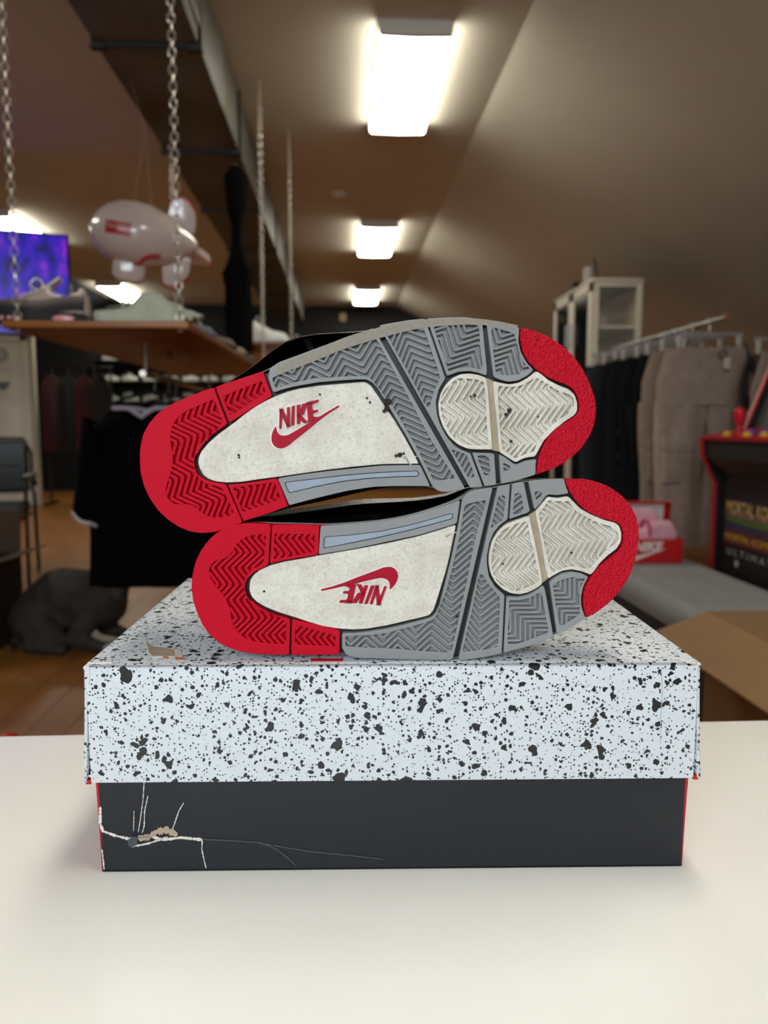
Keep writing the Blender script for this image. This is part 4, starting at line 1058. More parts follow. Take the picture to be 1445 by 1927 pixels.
# ================================================================== black guest chair
t = thing('guest_chair', 'black leatherette guest chair with thin metal legs by the white door', 'chair', (-2.27, 5.0, 0), radians(14))
m_seat = mat('black_leatherette', '#161819', .38, bump=(80, .1)); m_leg = mat('black_metal', '#1a1712', .45, .3)
MB().box((-.25, -.24, .42), (.23, .24, .50)).build('seat', m_seat, t, bevel=.03, seg=4)
b = MB(); b.box((-.25, .21, .55), (.23, .27, .90)); bk = b.build('backrest', m_seat, t, bevel=.035, seg=4)
MB().box((-.2, .203, .73), (.18, .213, .74)).build('stitch_line', m_leg, bk)
b = MB(); b.tube([(-.265, .24, .55), (-.265, .25, .82), (-.22, .25, .915), (.2, .25, .915), (.245, .25, .82), (.245, .24, .55)], .011, 8); b.build('back_frame', m_leg, t)
for sx in (-.275, .265):
    b = MB(); b.tube(smooth_line3([(sx, -.27, .004), (sx, -.22, .60), (sx, -.18, .665), (sx, .20, .655), (sx, .24, .6)]), .012, 8); b.build('leg', m_leg, t)
    b = MB(); b.tube([(sx*.95, .30, .004), (sx*.95, .25, .55)], .012, 8); b.build('leg', m_leg, t)
    b = MB(); b.box((sx-.025, -.2, .665), (sx+.025, .16, .69)); b.build('armrest', m_seat, t, bevel=.01)
b = MB(); b.cyl((-.26, -.1, .415), (.25, -.1, .415), .01, 8); b.cyl((-.26, .15, .415), (.25, .15, .415), .01, 8); b.build('seat_rail', m_leg, t)
q = on_z(6, 985, .0)
tag(MB().box((-.14, -.1, 0), (.14, .1, .10)).build('shoe_carton', mat('red_carton', '#a31414', .5), bevel=.004), 'red shoe carton on the floor beyond the black chair', 'box').location = (q.x-.03, q.y+.2, 0)

# ================================================================== cartons
m_kr = mat('kraft_card', '#8d6b45', .8, noise=(9, .08)); m_krd = mat('kraft_inside', '#6b4d31', .85); m_dk = mat('dark_kraft', '#2c1c12', .85); m_dk2 = mat('brown_card', '#4a3728', .85)
def carton(label, loc, sx, sy, h, flaps, mo, mi_, group=None, rz=0):
    """open carton, origin at the centre of its floor; flaps = {side: (length, opening angle)}, 0 flat out, +90 up"""
    t = thing('cardboard_box', label, 'box', loc, rz, group); e = .004; b = MB()
    b.box((-sx, -sy, 0), (sx, sy, e))
    b.box((-sx, -sy, 0), (-sx+e, sy, h)); b.box((sx-e, -sy, 0), (sx, sy, h)); b.box((-sx, -sy, 0), (sx, -sy+e, h)); b.box((-sx, sy-e, 0), (sx, sy, h))
    b.build('body', mo, t, smooth=False)
    for s, (ln, an) in flaps.items():
        c_, s_ = ln*cos(radians(an)), ln*sin(radians(an)); n_ = Vector((-s_, 0, c_)).normalized()*e
        f = MB()
        if s in ('left', 'right'):
            k = -1 if s == 'left' else 1
            q = [Vector((k*sx, -sy, h)), Vector((k*sx, sy, h)), Vector((k*(sx+c_), sy-.012, h+s_)), Vector((k*(sx+c_), -sy+.012, h+s_))]
        else:
            k = -1 if s == 'front' else 1
            q = [Vector((-sx, k*sy, h)), Vector((sx, k*sy, h)), Vector((sx-.012, k*(sy+c_), h+s_)), Vector((-sx+.012, k*(sy+c_), h+s_))]
        f.add(q+[v+Vector((0, 0, e*(1 if an < 60 else .2)))+(Vector((k*e, 0, 0)) if s in ('left', 'right') and an >= 60 else Vector((0, k*e, 0)) if an >= 60 else Vector()) for v in q], [(0,1,2,3),(7,6,5,4),(0,4,5,1),(1,5,6,2),(2,6,7,3),(3,7,4,0)])
        f.build('flap', mi_, t, smooth=False)
    return t
carton('dark brown cardboard carton with an open flap at the left edge', (-1.84, 3.52, 0), .30, .2, .40, {'right': (.14, 14), 'back': (.2, 75), 'front': (.2, -60)}, m_dk, m_dk2)

# ================================================================== dog
DP = on_z(104, 1226, 0)
t = thing('dog', 'dark grey brindle dog lying curled on the wooden floor with one white paw', 'dog', (DP.x+.03, DP.y+.12, 0), radians(0))
m_fur = mat('dark_brindle_fur', '#40372f', .8, noise=(14, .45, '#231e1a'), bump=(180, .5))
balls = chainballs([((-.10, .06, .115), .105), ((-.03, .03, .15), .12), ((.05, .01, .155), .112), ((.11, .0, .15), .095)])       # trunk
balls += chainballs([((.11, 0, .16), .085), ((.145, -.005, .205), .065), ((.16, -.01, .235), .055)])                             # neck
balls += chainballs([((.165, -.01, .243), .056), ((.185, -.045, .225), .043), ((.198, -.085, .195), .031), ((.203, -.105, .18), .025)])   # head and muzzle, turned down to the paw
balls += chainballs([((-.11, -.03, .10), .088), ((-.06, -.075, .075), .062), ((-.02, -.10, .04), .036)])                          # thigh, knee forward
balls += chainballs([((-.02, -.10, .04), .034), ((-.10, -.115, .028), .026)]) + chainballs([((-.10, -.115, .026), .025), ((-.02, -.135, .02), .019), ((.015, -.14, .019), .02)])  # shank to hock, foot
balls += chainballs([((.09, -.055, .12), .052), ((.05, -.095, .05), .034)]) + chainballs([((.05, -.095, .045), .032), ((.13, -.125, .026), .022), ((.165, -.135, .02), .021)])     # foreleg, elbow back
balls += chainballs([((.12, .05, .11), .05), ((.10, .06, .045), .032), ((.19, .02, .024), .021)])
balls += chainballs([((-.18, .07, .10), .032), ((-.18, .02, .045), .018), ((-.175, -.07, .018), .012), ((-.15, -.12, .014), .009)])   # tail
blob([(tuple(1.3*x for x in c), 1.3*r) for c, r in balls], .0105, 'body', m_fur, t)
DS = 1.3
for s in (-1, 1):
    b = MB(); c = Vector((.165+s*.038, -.0, .285)); b.add([c+Vector((-.018, .006, -.012)), c+Vector((.018, .0, -.012)), c+Vector((.012*s, -.024, .016)), c+Vector((s*.014, -.04, -.004)), c+Vector((0, .012, -.012))], [(0, 1, 2), (1, 3, 2), (0, 2, 4), (1, 4, 2), (0, 3, 1), (0, 2, 3)]); b.v = [tuple(DS*q_ for q_ in v_) for v_ in b.v]; b.build('ear', m_fur, t)
    b = MB(); b.ball((.188+s*.023, -.078+s*.004, .235), .006, 8); b.v = [tuple(DS*q_ for q_ in v_) for v_ in b.v]; b.build('eye', mat('eye_dark', '#0a0706', .15), t)
b = MB(); b.ball((.206, -.125, .183), (.012, .008, .009), 10); b.v = [tuple(DS*q_ for q_ in v_) for v_ in b.v]; b.build('nose', mat('nose_black', '#0a0909', .3), t)
b = MB(); b.ball((.180, -.138, .02), (.032, .0235, .0195), 12)
for k in (-1, 0, 1): b.ball((.203, -.138+k*.013, .014), (.014, .0075, .013), 8)
b.v = [tuple(DS*q_ for q_ in v_) for v_ in b.v]; b.build('paw', mat('white_fur', '#b8aca8', .85), t, label='white front paw')
q = on_z(50, 1384, 0)
tag(MB().ball((q.x+.03, q.y-.205, .046), .046, 24).build('ball', mat('red_ball', '#c2161a', .4)), 'red ball on the floor just beyond the counter edge', 'ball')

# ================================================================== dark corner: wall shelves of shoes, rack with red garments
WX = [-3.62, -1.5]
t = thing('wall_shelving', 'dark wall shelves full of pale shoes at the far left of room', 'shelf', (-2.56, YF-.36, .0))
m_shelf = mat('dark_shelf', '#15140f', .6)
for x in (-1.08, 0, 1.08): MB().box((x-.015, 0, .6), (x+.015, .34, 2.05)).build('upright', m_shelf, t)
for z in (.75, 1.05, 1.35, 1.65, 1.95): MB().box((-1.08, .0, z-.015), (1.08, .34, z)).build('shelf_board', m_shelf, t)
proto = None; pal = ['#b9bcb6', '#a9aca6', '#8f938c', '#c3c2b6']
i = 0
for z in (.75, 1.05, 1.35, 1.65, 1.95):
    for k in range(7):
        x = -3.44+k*.295+random.uniform(-.006, .006)
        lb = 'pale sneaker %s from the left on the %s far wall shelf' % (('first', 'second', 'third', 'fourth', 'fifth', 'sixth', 'seventh')[k], {.75: 'lowest', 1.05: 'second lowest', 1.35: 'middle', 1.65: 'second highest', 1.95: 'top'}[z])
        if proto is None or i % 7 == 0:
            c = pal[(i//7) % 4]
            proto, _ = simple_shoe('sneaker', lb, (x-.14, YF-.20, z), radians(-12), .26, tuple(F_('far_'+h[1:], h) for h in (c, c, '#5b5d58', c)), high=(i//7) % 2 == 0, group='shoes on the far wall shelves')
        else: dup(proto, (x-.14+.02, YF-.18, z+.001), radians(-15+random.uniform(-8, 8)), lb)
        if i % 7 == 0: proto.location = (x-.12, YF-.18, z+.001)
        i += 1
t = thing('clothes_rack', 'black clothes rack with dark red garments in the corner by the white door', 'rack', (-3.3, 9.95, 0))
b = MB(); b.cyl((-.42, 0, 1.72), (.42, 0, 1.72), .014, 10); b.build('rail', m_leg, t)
for s in (-1, 1):
    b = MB(); b.cyl((s*.4, 0, .02), (s*.4, 0, 1.72), .014, 10); b.box((s*.4-.02, -.22, 0), (s*.4+.02, .22, .03)); b.build('upright', m_leg, t)
for k, (c, lb) in enumerate((('#3c060a', 'dark red garment on the corner rack, nearest the door'), ('#0b0b0d', 'black garment on the corner rack between red ones'), ('#481419', 'faded red garment on the corner rack'), ('#0e0e10', 'black garment at the right end of corner rack'))):
    g = thing('garment', lb, 'garment', (-3.62+k*.2, 9.95, 1.705), radians(75))
    rows = []
    for j in range(12):
        f = j/11; w = .05+.19*min(1, f/.12) ; rows.append([Vector((w*cos(a)*(1+.05*sin(6*a)*f), (.012+.035*f)*sin(a)*(1+.3*sin(5*a)), -.08-.95*f)) for a in [2*pi*q/24 for q in range(24)]])
    MB().grid(rows, True, cap=True).build('cloth', mat('garm_'+c[1:], c, .9), g)
    b = MB(); b.tube([(0, .012*cos(a), .0+.012*sin(a)) for a in [pi*k_/8 for k_ in range(9)]]+[(0, 0, -.04), (0, 0, -.1)], .003, 6); b.build('hook', m_chain, g)
# ================================================================== clothes racks at the right
m_rail = mat('rack_steel', '#a7a5a2', .3, .9); m_cap = mat('copper_cap', '#8a5a40', .5); m_clear = mat('clear_hanger', '#c9c6c4', .15, trans=.6, spec=.6)
m_clip = mat('hanger_clip', '#a8a29a', .35)
def rack(label, x, y0_, y1_, z, ups):
    t = thing('clothes_rack', label, 'rack', (x, y0_, 0)); D = y1_-y0_
    b = MB(); b.cyl((0, 0, z), (0, D, z), .0125, 12); b.build('rail', m_rail, t)
    b = MB(); b.cyl((0, -.025, z), (0, 0, z), .017, 12); b.build('end_cap', m_cap, t, label='copper coloured rail end')
    for y in [u-y0_ for u in ups]:
        b = MB(); b.cyl((0, y, .02), (0, y, z), .011, 10); b.build('upright', m_rail, t)
        b = MB(); b.cyl((-.25, y, .014), (.25, y, .014), .012, 10); b.build('foot', m_rail, t)
rack('steel clothes rack beside the white cabinet, full of trousers', 1.79, 3.58, 5.1, 1.5, (4.02, 5.04))
rack('second steel clothes rack at the right edge behind the arcade machine', 2.06, 3.2, 3.62, 1.45, (3.25, 3.59))
def trousers(x, y, zr, label, m, w=.235, h=1.0, group='trousers on the racks', cargo=False, studs=False, rz=0.0, flare=1.0):
    """trousers clipped by the waistband to a hanger on a rail at height zr"""
    hg = thing('clip_hanger', 'clear clip hanger carrying ' + label, 'hanger', (x, y, zr+.0125+.011), 0, 'clip hangers on the racks')
    b = MB(); b.tube([(.013*cos(a), 0, -.011+.013*sin(a)) for a in [pi*1.1-pi*1.25*k/12 for k in range(13)]]+[(0, 0, -.035), (0, 0, -.07)], .002, 6); b.build('hook', m_rail, hg)
    b = MB(); b.box((-.17, -.005, -.09), (.17, .005, -.072)); b.build('bar', m_clear, hg, bevel=.003)
    for s in (-1, 1): b = MB(); b.box((s*.15-.008, -.012, -.165), (s*.15+.008, .012, -.088)); b.build('clip', m_clip, hg, bevel=.003)
    zt = zr-.125
    t = thing('trousers', label, 'trousers', (x, y, zt), rz, group)
    ph = x*13+y*7
    def prof(cx_, ww, d, z, f):
        return [Vector((cx_+ww*cos(a)*(1+.03*sin(3*a+ph)), d*sin(a)*(1+.22*f*sin(5*a+ph+f*3)), z)) for a in [2*pi*q/28 for q in range(28)]]
    b = MB(); b.grid([prof(0, w*.86, .024, z, 0) for z in (0, -.012, -.04)], True, cap=True); b.build('waistband', m, t)
    b = MB(); b.grid([prof(0, w*(.87+.13*min(1, k/3)), .026+.016*k/6, -.038-.24*k/6, .5*k/6) for k in range(7)], True, cap=True); b.build('seat_panel', m, t)
    for s in (-1, 1):
        b = MB(); rows = []
        for k in range(13):
            f = k/12; ww = w*(.5-.1*f*(1-flare))*(1.02-.08*sin(f*4+s)); rows.append(prof(s*w*.5+s*.006*sin(f*7+ph), ww, .042+.012*sin(f*5+ph), -.26-(h-.26)*f, 1))
        b.grid(rows, True, cap=True); lg = b.build('trouser_leg', m, t)
        if cargo:
            c = MB(); cx_ = s*w*.62
            c.box((cx_-.07, -.062, -.66), (cx_+.07, -.03, -.46)); c.build('pocket', m, lg, bevel=.012, seg=3)
            c = MB(); c.box((cx_-.074, -.069, -.50), (cx_+.074, -.035, -.445)); c.build('pocket_flap', m, lg, bevel=.008)
        if studs:
            c = MB()
            for q in range(26):
                zz = -.3-.62*random.random(); xx = s*w*.5+random.uniform(-.07, .07); c.lathe([(.008, 0), (.008, .004), (.004, .004), (.004, .002)], 8, Matrix.Translation((xx, -.058, zz)) @ Matrix.Rotation(pi/2, 4, 'X'))
            o = c.build('eyelets', m_rail, lg); o['kind'] = 'stuff'
    for s in (-.6, 0, .6):
        c = MB(); c.box((s*w-.006, -.031, -.046), (s*w+.006, -.022, .004)); c.build('belt_loop', m, t, bevel=.002)
    return t
C_ = lambda n, c: mat(n, c, .92, spec=.15, noise=(25, .12), bump=(220, .25))
taupe = C_('taupe_cotton', '#9c8a7e')
trousers(1.79, 3.74, 1.5, 'taupe cargo trousers nearest the front on the first rack', taupe, cargo=True, w=.25, h=.98)
trousers(1.775, 3.90, 1.5, 'taupe cargo trousers second on the first rack', C_('taupe_dark', '#8a7869'), cargo=True, w=.25)
trousers(1.785, 4.12, 1.5, 'black trousers hung just behind the taupe pairs', C_('black_denim', '#0e0f12'), w=.23)
trousers(1.79, 4.28, 1.5, 'black denim trousers in the middle of first rack', C_('black_denim', '#0e0f12'), w=.24)
trousers(1.77, 4.44, 1.5, 'black trousers studded with round metal eyelets', C_('black_denim2', '#131416'), w=.24, studs=True)
trousers(1.78, 4.60, 1.5, 'black trousers with few eyelets behind the studded pair', C_('black_denim', '#0e0f12'), w=.235, studs=True)
trousers(1.77, 4.76, 1.5, 'dark blue grey trousers toward the far end of rack', C_('slate_denim', '#1c1f25'), w=.24)
trousers(1.76, 4.92, 1.5, 'slate grey trousers farthest on the rack, next to the cabinet', C_('slate_denim2', '#2a2d33'), w=.24)
trousers(2.06, 3.36, 1.45, 'taupe trousers at the right edge on the second rack', C_('taupe_cotton2', '#948378'), cargo=True, w=.25)
trousers(2.06, 3.50, 1.45, 'brown trousers behind the taupe pair on the second rack', C_('brown_cotton', '#54453d'), w=.25)
# paper tag and black strap with keys on the front pairs
q = on_y(1368, 672, 3.665)
t = thing('price_tag', 'small pale paper tag on black cord hanging on the taupe trousers', 'tag', tuple(q))
b = MB(); b.box((-.016, -.001, -.055), (.016, .001, 0)); b.build('card', mat('tag_paper', '#cdb9ac', .7), t, smooth=False)
b = MB(); b.tube([(-.02+.02*cos(a), 0, .014+.018*sin(a)) for a in [2*pi*k/14 for k in range(14)]], .0035, 6, closed=True); b.build('cord', m_hang, t)
q = on_y(1410, 715, 3.40)
t = thing('key_strap', 'black strap loop with metal clip hanging from the trousers above the arcade machine', 'strap', tuple(q))
b = MB(); b.tube(smooth_line3([(-.005, 0, .10), (-.028, 0, .03), (-.03, 0, -.06), (.0, 0, -.12), (.03, 0, -.06), (.025, 0, .02), (.0, 0, .10)]), .013, 8); b.build('loop', mat('black_webbing', '#0c0b0b', .8), t)
b = MB(); b.box((-.006, -.016, -.07), (.006, -.010, .03)); b.build('clip', m_rail, t, bevel=.002)
b = MB(); b.cyl((0, 0, .09), (-.01, .035, .165), .005, 6); b.build('cord', mat('black_webbing', '#0c0b0b', .8), t)

# ================================================================== white cabinet
m_cab = mat('white_cabinet', '#cfc6b4', .4); m_cabin = mat('cabinet_inside', '#b99c7a', .6)
CX0, CX1, CY0, CY1, CZ = 1.71, 2.045, 5.27, 6.2, 1.99
t = thing('display_cabinet', 'tall white display cabinet with glass door and side beside the trousers rack', 'cabinet', (CX0, CY0, 0))
w, d = CX1-CX0, CY1-CY0
b = MB()
for x, y in ((0, 0), (w-.035, 0), (0, d-.035), (w-.035, d-.035)): b.box((x, y, 0), (x+.035, y+.035, CZ-.02))
b.box((0, 0, 0), (w, d, .08)); b.box((.0352, .001, CZ-.055), (w-.0352, .03, CZ-.0205)); b.box((.0352, d-.03, CZ-.055), (w-.0352, d-.001, CZ-.0205)); b.build('frame', m_cab, t, bevel=.002)
MB().box((-.015, -.01, CZ-.02), (w+.005, d+.01, CZ)).build('top_panel', m_cab, t, bevel=.004)
MB().box((w-.03, .035, .08), (w-.018, d-.035, CZ-.02)).build('back_panel', m_cabin, t, smooth=False)
for z in (.5, .9, 1.30, 1.66): MB().box((.02, .02, z), (w-.03, d-.03, z+.018)).build('shelf', m_cab, t, smooth=False)
m_gl = mat('clear_glass', '#e8efe9', .05, alpha=.06); m_dark_pane = mat('dark_pane', '#0a1110', .06, spec=.7)  # door panes are one flat near-black tone, not see-through
MB().box((.035, .008, .08), (w-.035, .012, CZ-.055)).build('side_glass', m_gl, t, smooth=False)
for k in range(2):
    y0_, y1_ = (.0+k*d/2+.004, (k+1)*d/2-.004)
    b = MB(); f = .06
    b.box((-.022, y0_, .09), (-.002, y0_+f, CZ-.03)); b.box((-.022, y1_-f, .09), (-.002, y1_, CZ-.03)); b.box((-.022, y0_, .09), (-.002, y1_, .09+f)); b.box((-.022, y0_, CZ-.03-f), (-.002, y1_, CZ-.03))
    dd = b.build('door', m_cab, t, bevel=.003)
    MB().box((-.014, y0_+f, .09+f), (-.010, y1_-f, CZ-.03-f)).build('pane', m_dark_pane, dd, smooth=False)
    b = MB(); yk = y1_-.03 if k == 0 else y0_+.03; b.cyl((-.045, yk, 1.58), (-.045, yk, 1.74), .006, 8); b.cyl((-.045, yk, 1.6), (-.02, yk, 1.6), .004, 6); b.cyl((-.045, yk, 1.72), (-.02, yk, 1.72), .004, 6); b.build('handle', m_rail, dd, label='steel bar handle')
t = thing('glass_cup', 'small clear glass cup on the upper cabinet shelf', 'cup', (CX0+.13, CY0+.18, 1.678))
MB().lathe([(.03, 0), (.036, .09), (.033, .09), (.027, .006)], 18).build('cup', m_gl, t)
for px_, z_, nm, lb in ((1072, 0, 'ball', 'small black round camera on top of the white cabinet'),):
    t = thing('round_camera', lb, 'camera', (CX0+.06, 5.9, CZ)); b = MB(); b.lathe([(.035, 0), (.03, .008), (.01, .014), (.01, .03)], 16); b.build('stand', m_hang, t); b = MB(); b.ball((0, 0, .055), .034, 14); bb = b.build('body', m_hang, t); b = MB(); b.cyl((0, -.028, .055), (0, -.038, .055), .014, 12); b.build('lens', mat('lens', '#050505', .1), bb)
t = thing('white_speaker', 'white upright cylinder standing on top of the cabinet', 'speaker', (CX0+.06, 5.6, CZ)); MB().lathe([(.034, 0), (.038, .004), (.038, .13), (.034, .135), (.01, .136)], 20).build('body', mat('white_plastic', '#b5aaa2', .4), t); MB().lathe([(.0385, .02), (.0385, .03)], 20).build('band', m_hang, t)
t = thing('antenna_router', 'small black router with upright antenna on top of the cabinet', 'router', (CX0+.11, 5.42, CZ)); MB().box((-.05, -.04, 0), (.05, .04, .022)).build('body', m_hang, t, bevel=.004); b = MB(); b.tube([(-.03, .03, .015), (-.035, .032, .05), (-.06, .03, .17)], .009, 8); b.build('antenna', m_hang, t)

# ================================================================== bench, slippers in a red box
BX0, BX1, BY0, BY1, BZ = 1.03, 1.44, 2.2, 3.22, .45
t = thing('upholstered_bench', 'low grey upholstered storage bench in front of the arcade machine', 'bench', ((BX0+BX1)/2, (BY0+BY1)/2, 0))
m_up = mat('grey_upholstery', '#868685', .85, noise=(30, .06), bump=(400, .2)); m_up2 = mat('grey_side', '#3f4040', .85, bump=(400, .2))
hx, hy = (BX1-BX0)/2, (BY1-BY0)/2
MB().box((-hx+.02, -hy+.02, .02), (hx-.02, hy-.02, BZ-.085)).build('base', m_up2, t, bevel=.008)
b = MB(); n = 16; m_ = 34; rows = []
tf = [(-.09, y) for y in (-.34, -.11, .11, .34)]+[(.09, y) for y in (-.34, -.11, .11, .34)]
for i in range(n+1):
    r = []
    for j in range(m_+1):
        x, y = -hx+2*hx*i/n, -hy+2*hy*j/m_
        e = min(hx-abs(x), hy-abs(y)); z = BZ-.022*max(0, 1-e/.035)**2 - sum(.012*math.exp(-((x-a)**2+(y-c)**2)/.0012) for a, c in tf)
        r.append(Vector((x, y, z)))
    rows.append(r)
b.grid(rows)
edge = [rows[0][j] for j in range(m_+1)]+[rows[i][m_] for i in range(1, n+1)]+[rows[n][j] for j in range(m_-1, -1, -1)]+[rows[i][0] for i in range(n-1, 0, -1)]
b.grid([edge, [Vector((v.x*1.01, v.y*1.005, BZ-.06)) for v in edge], [Vector((v.x, v.y, BZ-.085)) for v in edge]], True)
b.build('cushion', m_up, t, weld=1e-5, ang=60)
for x, y in tf: b = MB(); b.ball((x, y, BZ-.011), (.012, .012, .005), 8); b.build('tuft_button', m_up, t)
for x in (-1, 1):
    for y in (-1, 1): b = MB(); b.cyl((x*(hx-.05), y*(hy-.05), 0), (x*(hx-.05), y*(hy-.05), .03), .02, 10); b.build('foot', m_hang, t)
q = on_z(1283, 1052, BZ); sy0 = 2.98; bx1 = (1283-645)/1448*sy0*1.0; bw = .33
t = thing('red_shoe_box', 'open red shoe box with lid tilted back standing on the grey bench', 'box', (1.355-.165, 2.98, BZ), radians(-3))
m_rb = mat('red_box_card', '#b50f14', .45); m_wi = mat('white_card', '#cfcbc4', .7); e = .003; H_ = .098; D_ = .19
b = MB(); b.box((-bw/2, 0, 0), (bw/2, D_, e)); b.box((-bw/2, 0, 0), (bw/2, e, H_)); b.box((-bw/2, D_-e, 0), (bw/2, D_, H_)); b.box((-bw/2, 0, 0), (-bw/2+e, D_, H_)); b.box((bw/2-e, 0, 0), (bw/2, D_, H_)); b.build('body', m_rb, t, bevel=.0015)
b = MB(); M_ = Matrix.Translation((0, D_, H_)) @ Matrix.Rotation(radians(8), 4, 'X'); b.box((-bw/2, 0, 0), (bw/2, e, D_*.72), M=M_); b.box((-bw/2, -.03, D_*.72-e), (bw/2, 0, D_*.72), M=M_)
for s in (-1, 1): b.box((s*bw/2-e*(s > 0), -.03, 0), (s*bw/2+e*(s < 0), 0, D_*.72), M=M_)
ld = b.build('lid', m_rb, t, bevel=.001)
b = MB(); b.box((-bw/2+.02, -.0015, .01), (bw/2-.02, 0, D_*.66), M=M_); b.build('lid_lining', m_wi, ld, smooth=False, label='white inside of the lid')
sw_ = [(-.0, -.002)] ; sc = .00072
SWP = [((x-590)*.0, 0) for x in (0,)]
swp = [(-(x-690)*.000125, (y-330)*.000125) for x, y in ((108,497),(300,440),(650,310),(950,200),(1050,160),(1180,152),(1265,225),(1270,330),(1200,450),(1145,495),(1150,440),(1130,360),(1030,315),(900,335),(620,400),(300,475),(125,512))]
b = MB(); A_ = Matrix.Rotation(radians(2), 2)
b.prism([tuple(A_ @ Vector(p)) for p in swp], lambda x, z, w: Vector((x+.022, -w, z+.034)), -.0003, .0006)
vs, fs = text_plate('NIKE', .05, .0006, .0022, shear=.25); b.add([Vector((x+.022, -.0006-z, y+.066)) for x, y, z in vs], fs)
b.build('box_logo', mat('white_ink', '#d3cfc8', .5), t, smooth=False, label='white letters NIKE over a swoosh')
b = MB(); b.grid([[Vector((-bw/2+.006+(bw-.012)*i/10, .006+(D_-.012)*j/8, .062+.014*sin(i*2.1+j)*cos(j*1.7))) for j in range(9)] for i in range(11)]); o = b.build('tissue_paper', m_wi, t, label='crumpled white tissue'); o.modifiers.new('t', 'SOLIDIFY').thickness = .004
m_fl = mat('pink_fleece', '#d9a2b0', .95, noise=(60, .12), bump=(350, .5), sheen=.3); m_pk = mat('pink_strap', '#c2416a', .7)
for k, (x, y, rz, lb) in enumerate(((.015, .055, radians(8), 'pink fluffy slipper in front in the red shoe box'), (-.035, .135, radians(-4), 'pink fluffy slipper at the back of the red shoe box'))):
    zb = BZ+.075+k*.045
    W0 = Matrix.Translation((1.205, 2.98, 0)) @ Matrix.Rotation(radians(-3), 4, 'Z')
    g = W0 @ Vector((x, y, 0)); s_ = thing('fluffy_slipper', lb, 'slipper', (g.x, g.y, zb), rz, 'pink slippers')
    o = blob(chainballs([((-.10, 0, .03), .034), ((-.02, 0, .026), .033), ((.07, 0, .03), .040), ((.105, 0, .032), .036)]) + chainballs([((.02, -.01, .06), .030), ((.09, .0, .055), .036)]) + chainballs([((-.12, 0, .045), .024), ((-.115, 0, .065), .018)]), .006, 'body', m_fl, s_)
    b = MB(); b.tube([(.0, .040*cos(a), .035+.058*max(0, sin(a))) for a in [pi*q_/10 for q_ in range(11)]], .007, 6); b.build('strap', m_pk, s_, label='dark pink strap')

# ================================================================== arcade machine
AX0 = 1.475; AY0, AY1 = 2.44, 2.985
t = thing('arcade_machine', 'black arcade machine with red edges, joystick and lettered front panel at right', 'arcade machine', (AX0, AY0, 0))
m_ab = mat('arcade_black', '#09090a', .5); m_ar = mat('arcade_red', '#a50d1c', .35); AW = AY1-AY0
side = [(0, 0), (0, .77), (-.015, .80), (-.058, .885), (-.062, .955), (.11, .985), (.30, 1.50), (.22, 1.62), (.26, 1.72), (.50, 1.72), (.50, 0)]
for y in (0, AW-.018):
    b = MB(); b.prism(side, lambda x, z, w: Vector((x, w, z)), y, y+.018); p = b.build('side_panel', m_ab, t, smooth=False)
    b = MB(); pts = [Vector((x, y+.009, z)) for x, z in side[:-1]]
    rows = [[v+Vector((-.004, -.0105, .0)), v+Vector((-.004, .0105, .0)), v+Vector((.003, .0105, -.002)), v+Vector((.003, -.0105, -.002))] for v in pts]
    b.grid(rows, True, cap=True); b.build('edge_trim', m_ar, p, label='red edge moulding')
MB().box((.02, .018, 0), (.035, AW-.018, .80)).build('front_panel', m_ab, t, smooth=False)
b = MB(); b.prism([(-.05, .875), (-.05, .945), (.10, .972), (.10, .80), (.02, .80)], lambda x, z, w: Vector((x, w, z)), .018, AW-.018); cpn = b.build('control_panel', m_ab, t, smooth=False)
b = MB(); b.prism([(-.062, .944), (-.062, .957), (.11, .988), (.11, .972), (-.05, .944)], lambda x, z, w: Vector((x, w, z)), .0, AW); b.build('panel_top', m_ar, cpn, smooth=False, label='red control panel top')
b = MB(); b.prism([(.13, .98), (.30, 1.46), (.32, 1.46), (.32, .98)], lambda x, z, w: Vector((x, w, z)), .018, AW-.018); b.build('monitor_bezel', m_ab, t, smooth=False)
b = MB(); b.prism([(.235, 1.62), (.275, 1.72), (.48, 1.72), (.48, 1.6)], lambda x, z, w: Vector((x, w, z)), .018, AW-.018); b.build('marquee', m_ab, t, smooth=False)
b = MB(); b.box((.47, .018, 0), (.49, AW-.018, 1.7)); b.build('back_panel', m_ab, t, smooth=False)
ztop = lambda x: .957+(x+.062)*.18
def button(yy, x, c, n_):
    b = MB(); M_ = Matrix.Translation((x, yy, ztop(x))) @ Matrix.Rotation(radians(-10), 4, 'Y'); b.lathe([(.017, 0), (.017, .006), (.013, .008), (.012, .013), (.006, .015)], 16, M_); b.build('button', mat('button_'+n_, c, .3), cpn, label=n_+' push button')
for yk, xk, c, n_ in ((.40, -.03, '#c9a022', 'yellow'), (.285, .0, '#2440a8', 'blue'), (.245, -.035, '#c9a022', 'yellow'), (.2, .0, '#2440a8', 'blue'), (.14, -.03, '#c9a022', 'yellow')): button(yk, xk, c, n_)
b = MB(); x_, y_ = -.02, .335; z_ = ztop(x_); b.lathe([(.020, 0), (.020, .004), (.006, .006), (.006, .036), (.013, .044), (.019, .075), (.0185, .088), (.010, .098), (.003, .1)], 18, Matrix.Translation((x_, y_, z_))); b.build('joystick', mat('joystick_red', '#d0122c', .3), cpn, label='red bat top joystick')
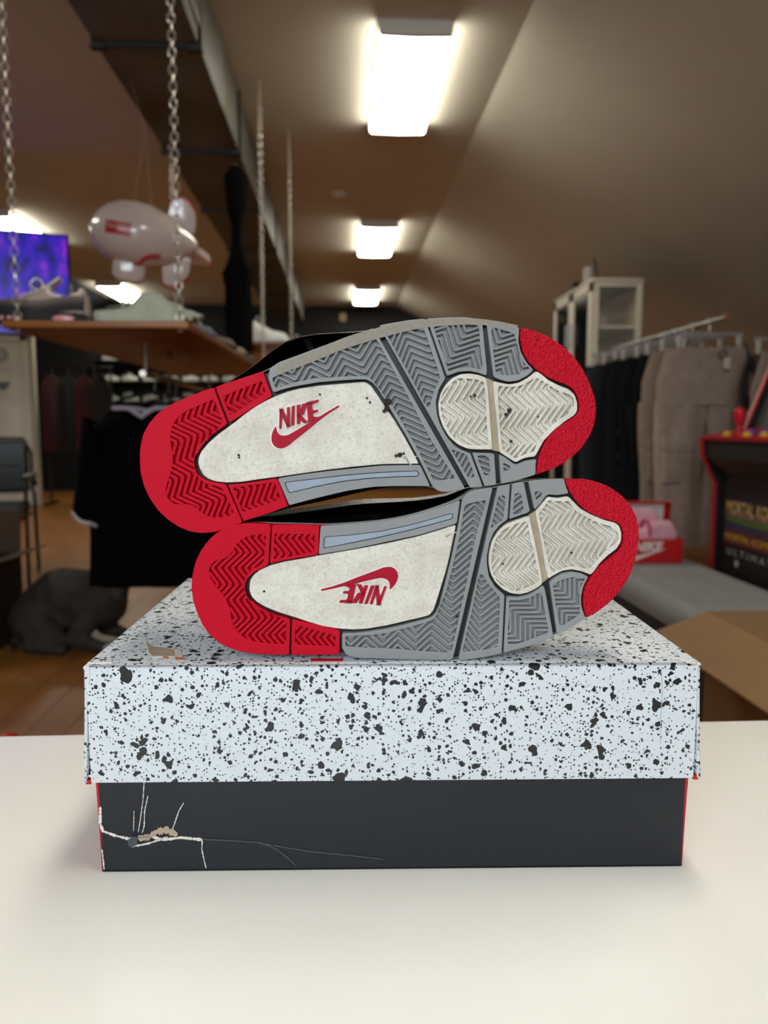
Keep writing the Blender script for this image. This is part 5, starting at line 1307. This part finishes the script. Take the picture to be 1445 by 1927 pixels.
# printed front panel: words read from the far side towards the near one
m_y = mat('print_yellow', '#b9a84a', .6); m_p = mat('print_pink', '#b06a78', .6); m_g = mat('print_green', '#4a5a22', .7); m_pu = mat('print_purple', '#2c2238', .7); m_w = mat('print_white', '#9a9894', .6); m_rd = mat('print_red', '#5a0f14', .7); m_or = mat('print_amber', '#b58a1c', .6)
FPp = lambda u, z, w: Vector((.0195-w, AW-.03-u, z))
def panel_text(body, u0, z, hgt, width, m, name, lift=.0006, bold=.0, top=None, label=None):
    vs, fs = text_plate(body, 1.0, .02, bold)
    xs = [v[0] for v in vs]; ys = [v[1] for v in vs]; x0, x1, y0_, y1_ = min(xs), max(xs), min(ys), max(ys)
    b = MB(); b.add([FPp(u0+(x-x0)/(x1-x0)*width, z+(y-y0_)/(y1_-y0_)*hgt, lift+w*.02) for x, y, w in vs], fs)
    return b.build(name, m, t, smooth=False, label=label)
b = MB(); b.prism([(.035, .555), (.47, .555), (.46, .66), (.05, .66)], FPp, 0, .0004); b.build('panel_print', m_pu, t, smooth=False, label='dark purple artwork field')
b = MB(); b.prism([(.045, .635), (.20, .625), (.46, .63), (.46, .655), (.05, .66)], FPp, .0003, .0008); b.build('panel_glow', m_g, t, smooth=False, label='green band under the title')
panel_text('MORTAL KOMBAT', .045, .655, .058, .43, m_p, 'panel_title', .0010, .03, label='pink outlined title MORTAL KOMBAT')
panel_text('MORTAL KOMBAT', .050, .668, .040, .42, m_y, 'panel_title', .0020, .005, label='yellow title MORTAL KOMBAT')
b = MB(); b.prism([(.04, .545), (.47, .545), (.47, .60), (.04, .60)], FPp, .0003, .0008); b.build('panel_band', m_rd, t, smooth=False, label='dark red band')
panel_text('MORTAL KOMBAT II', .045, .560, .026, .42, m_or, 'panel_title', .0012, .02, label='amber title MORTAL KOMBAT II')
panel_text('U L T I M A T E', .065, .502, .026, .36, m_w, 'panel_title', .0008, .004, label='white spaced word ULTIMATE')
b = MB(); b.lathe([(.014, 0), (.014, .001), (.001, .0012)], 20, Matrix.Translation(FPp(.14, .475, 0)) @ Matrix.Rotation(-pi/2, 4, 'Y')); b.build('panel_emblem', m_w, t, smooth=False, label='small round white emblem')

# ================================================================== carton at the right
carton('open brown cardboard carton with a flap folded out behind the counter at right', (1.255, 1.665, 0), .285, .305, .50, {'left': (.165, -19), 'back': (.14, -78), 'right': (.16, 10), 'front': (.18, -70)}, mat('kraft_outer', '#9a7650', .8, noise=(9, .08)), mat('kraft_flap', '#8f6d48', .8, noise=(9, .08)))
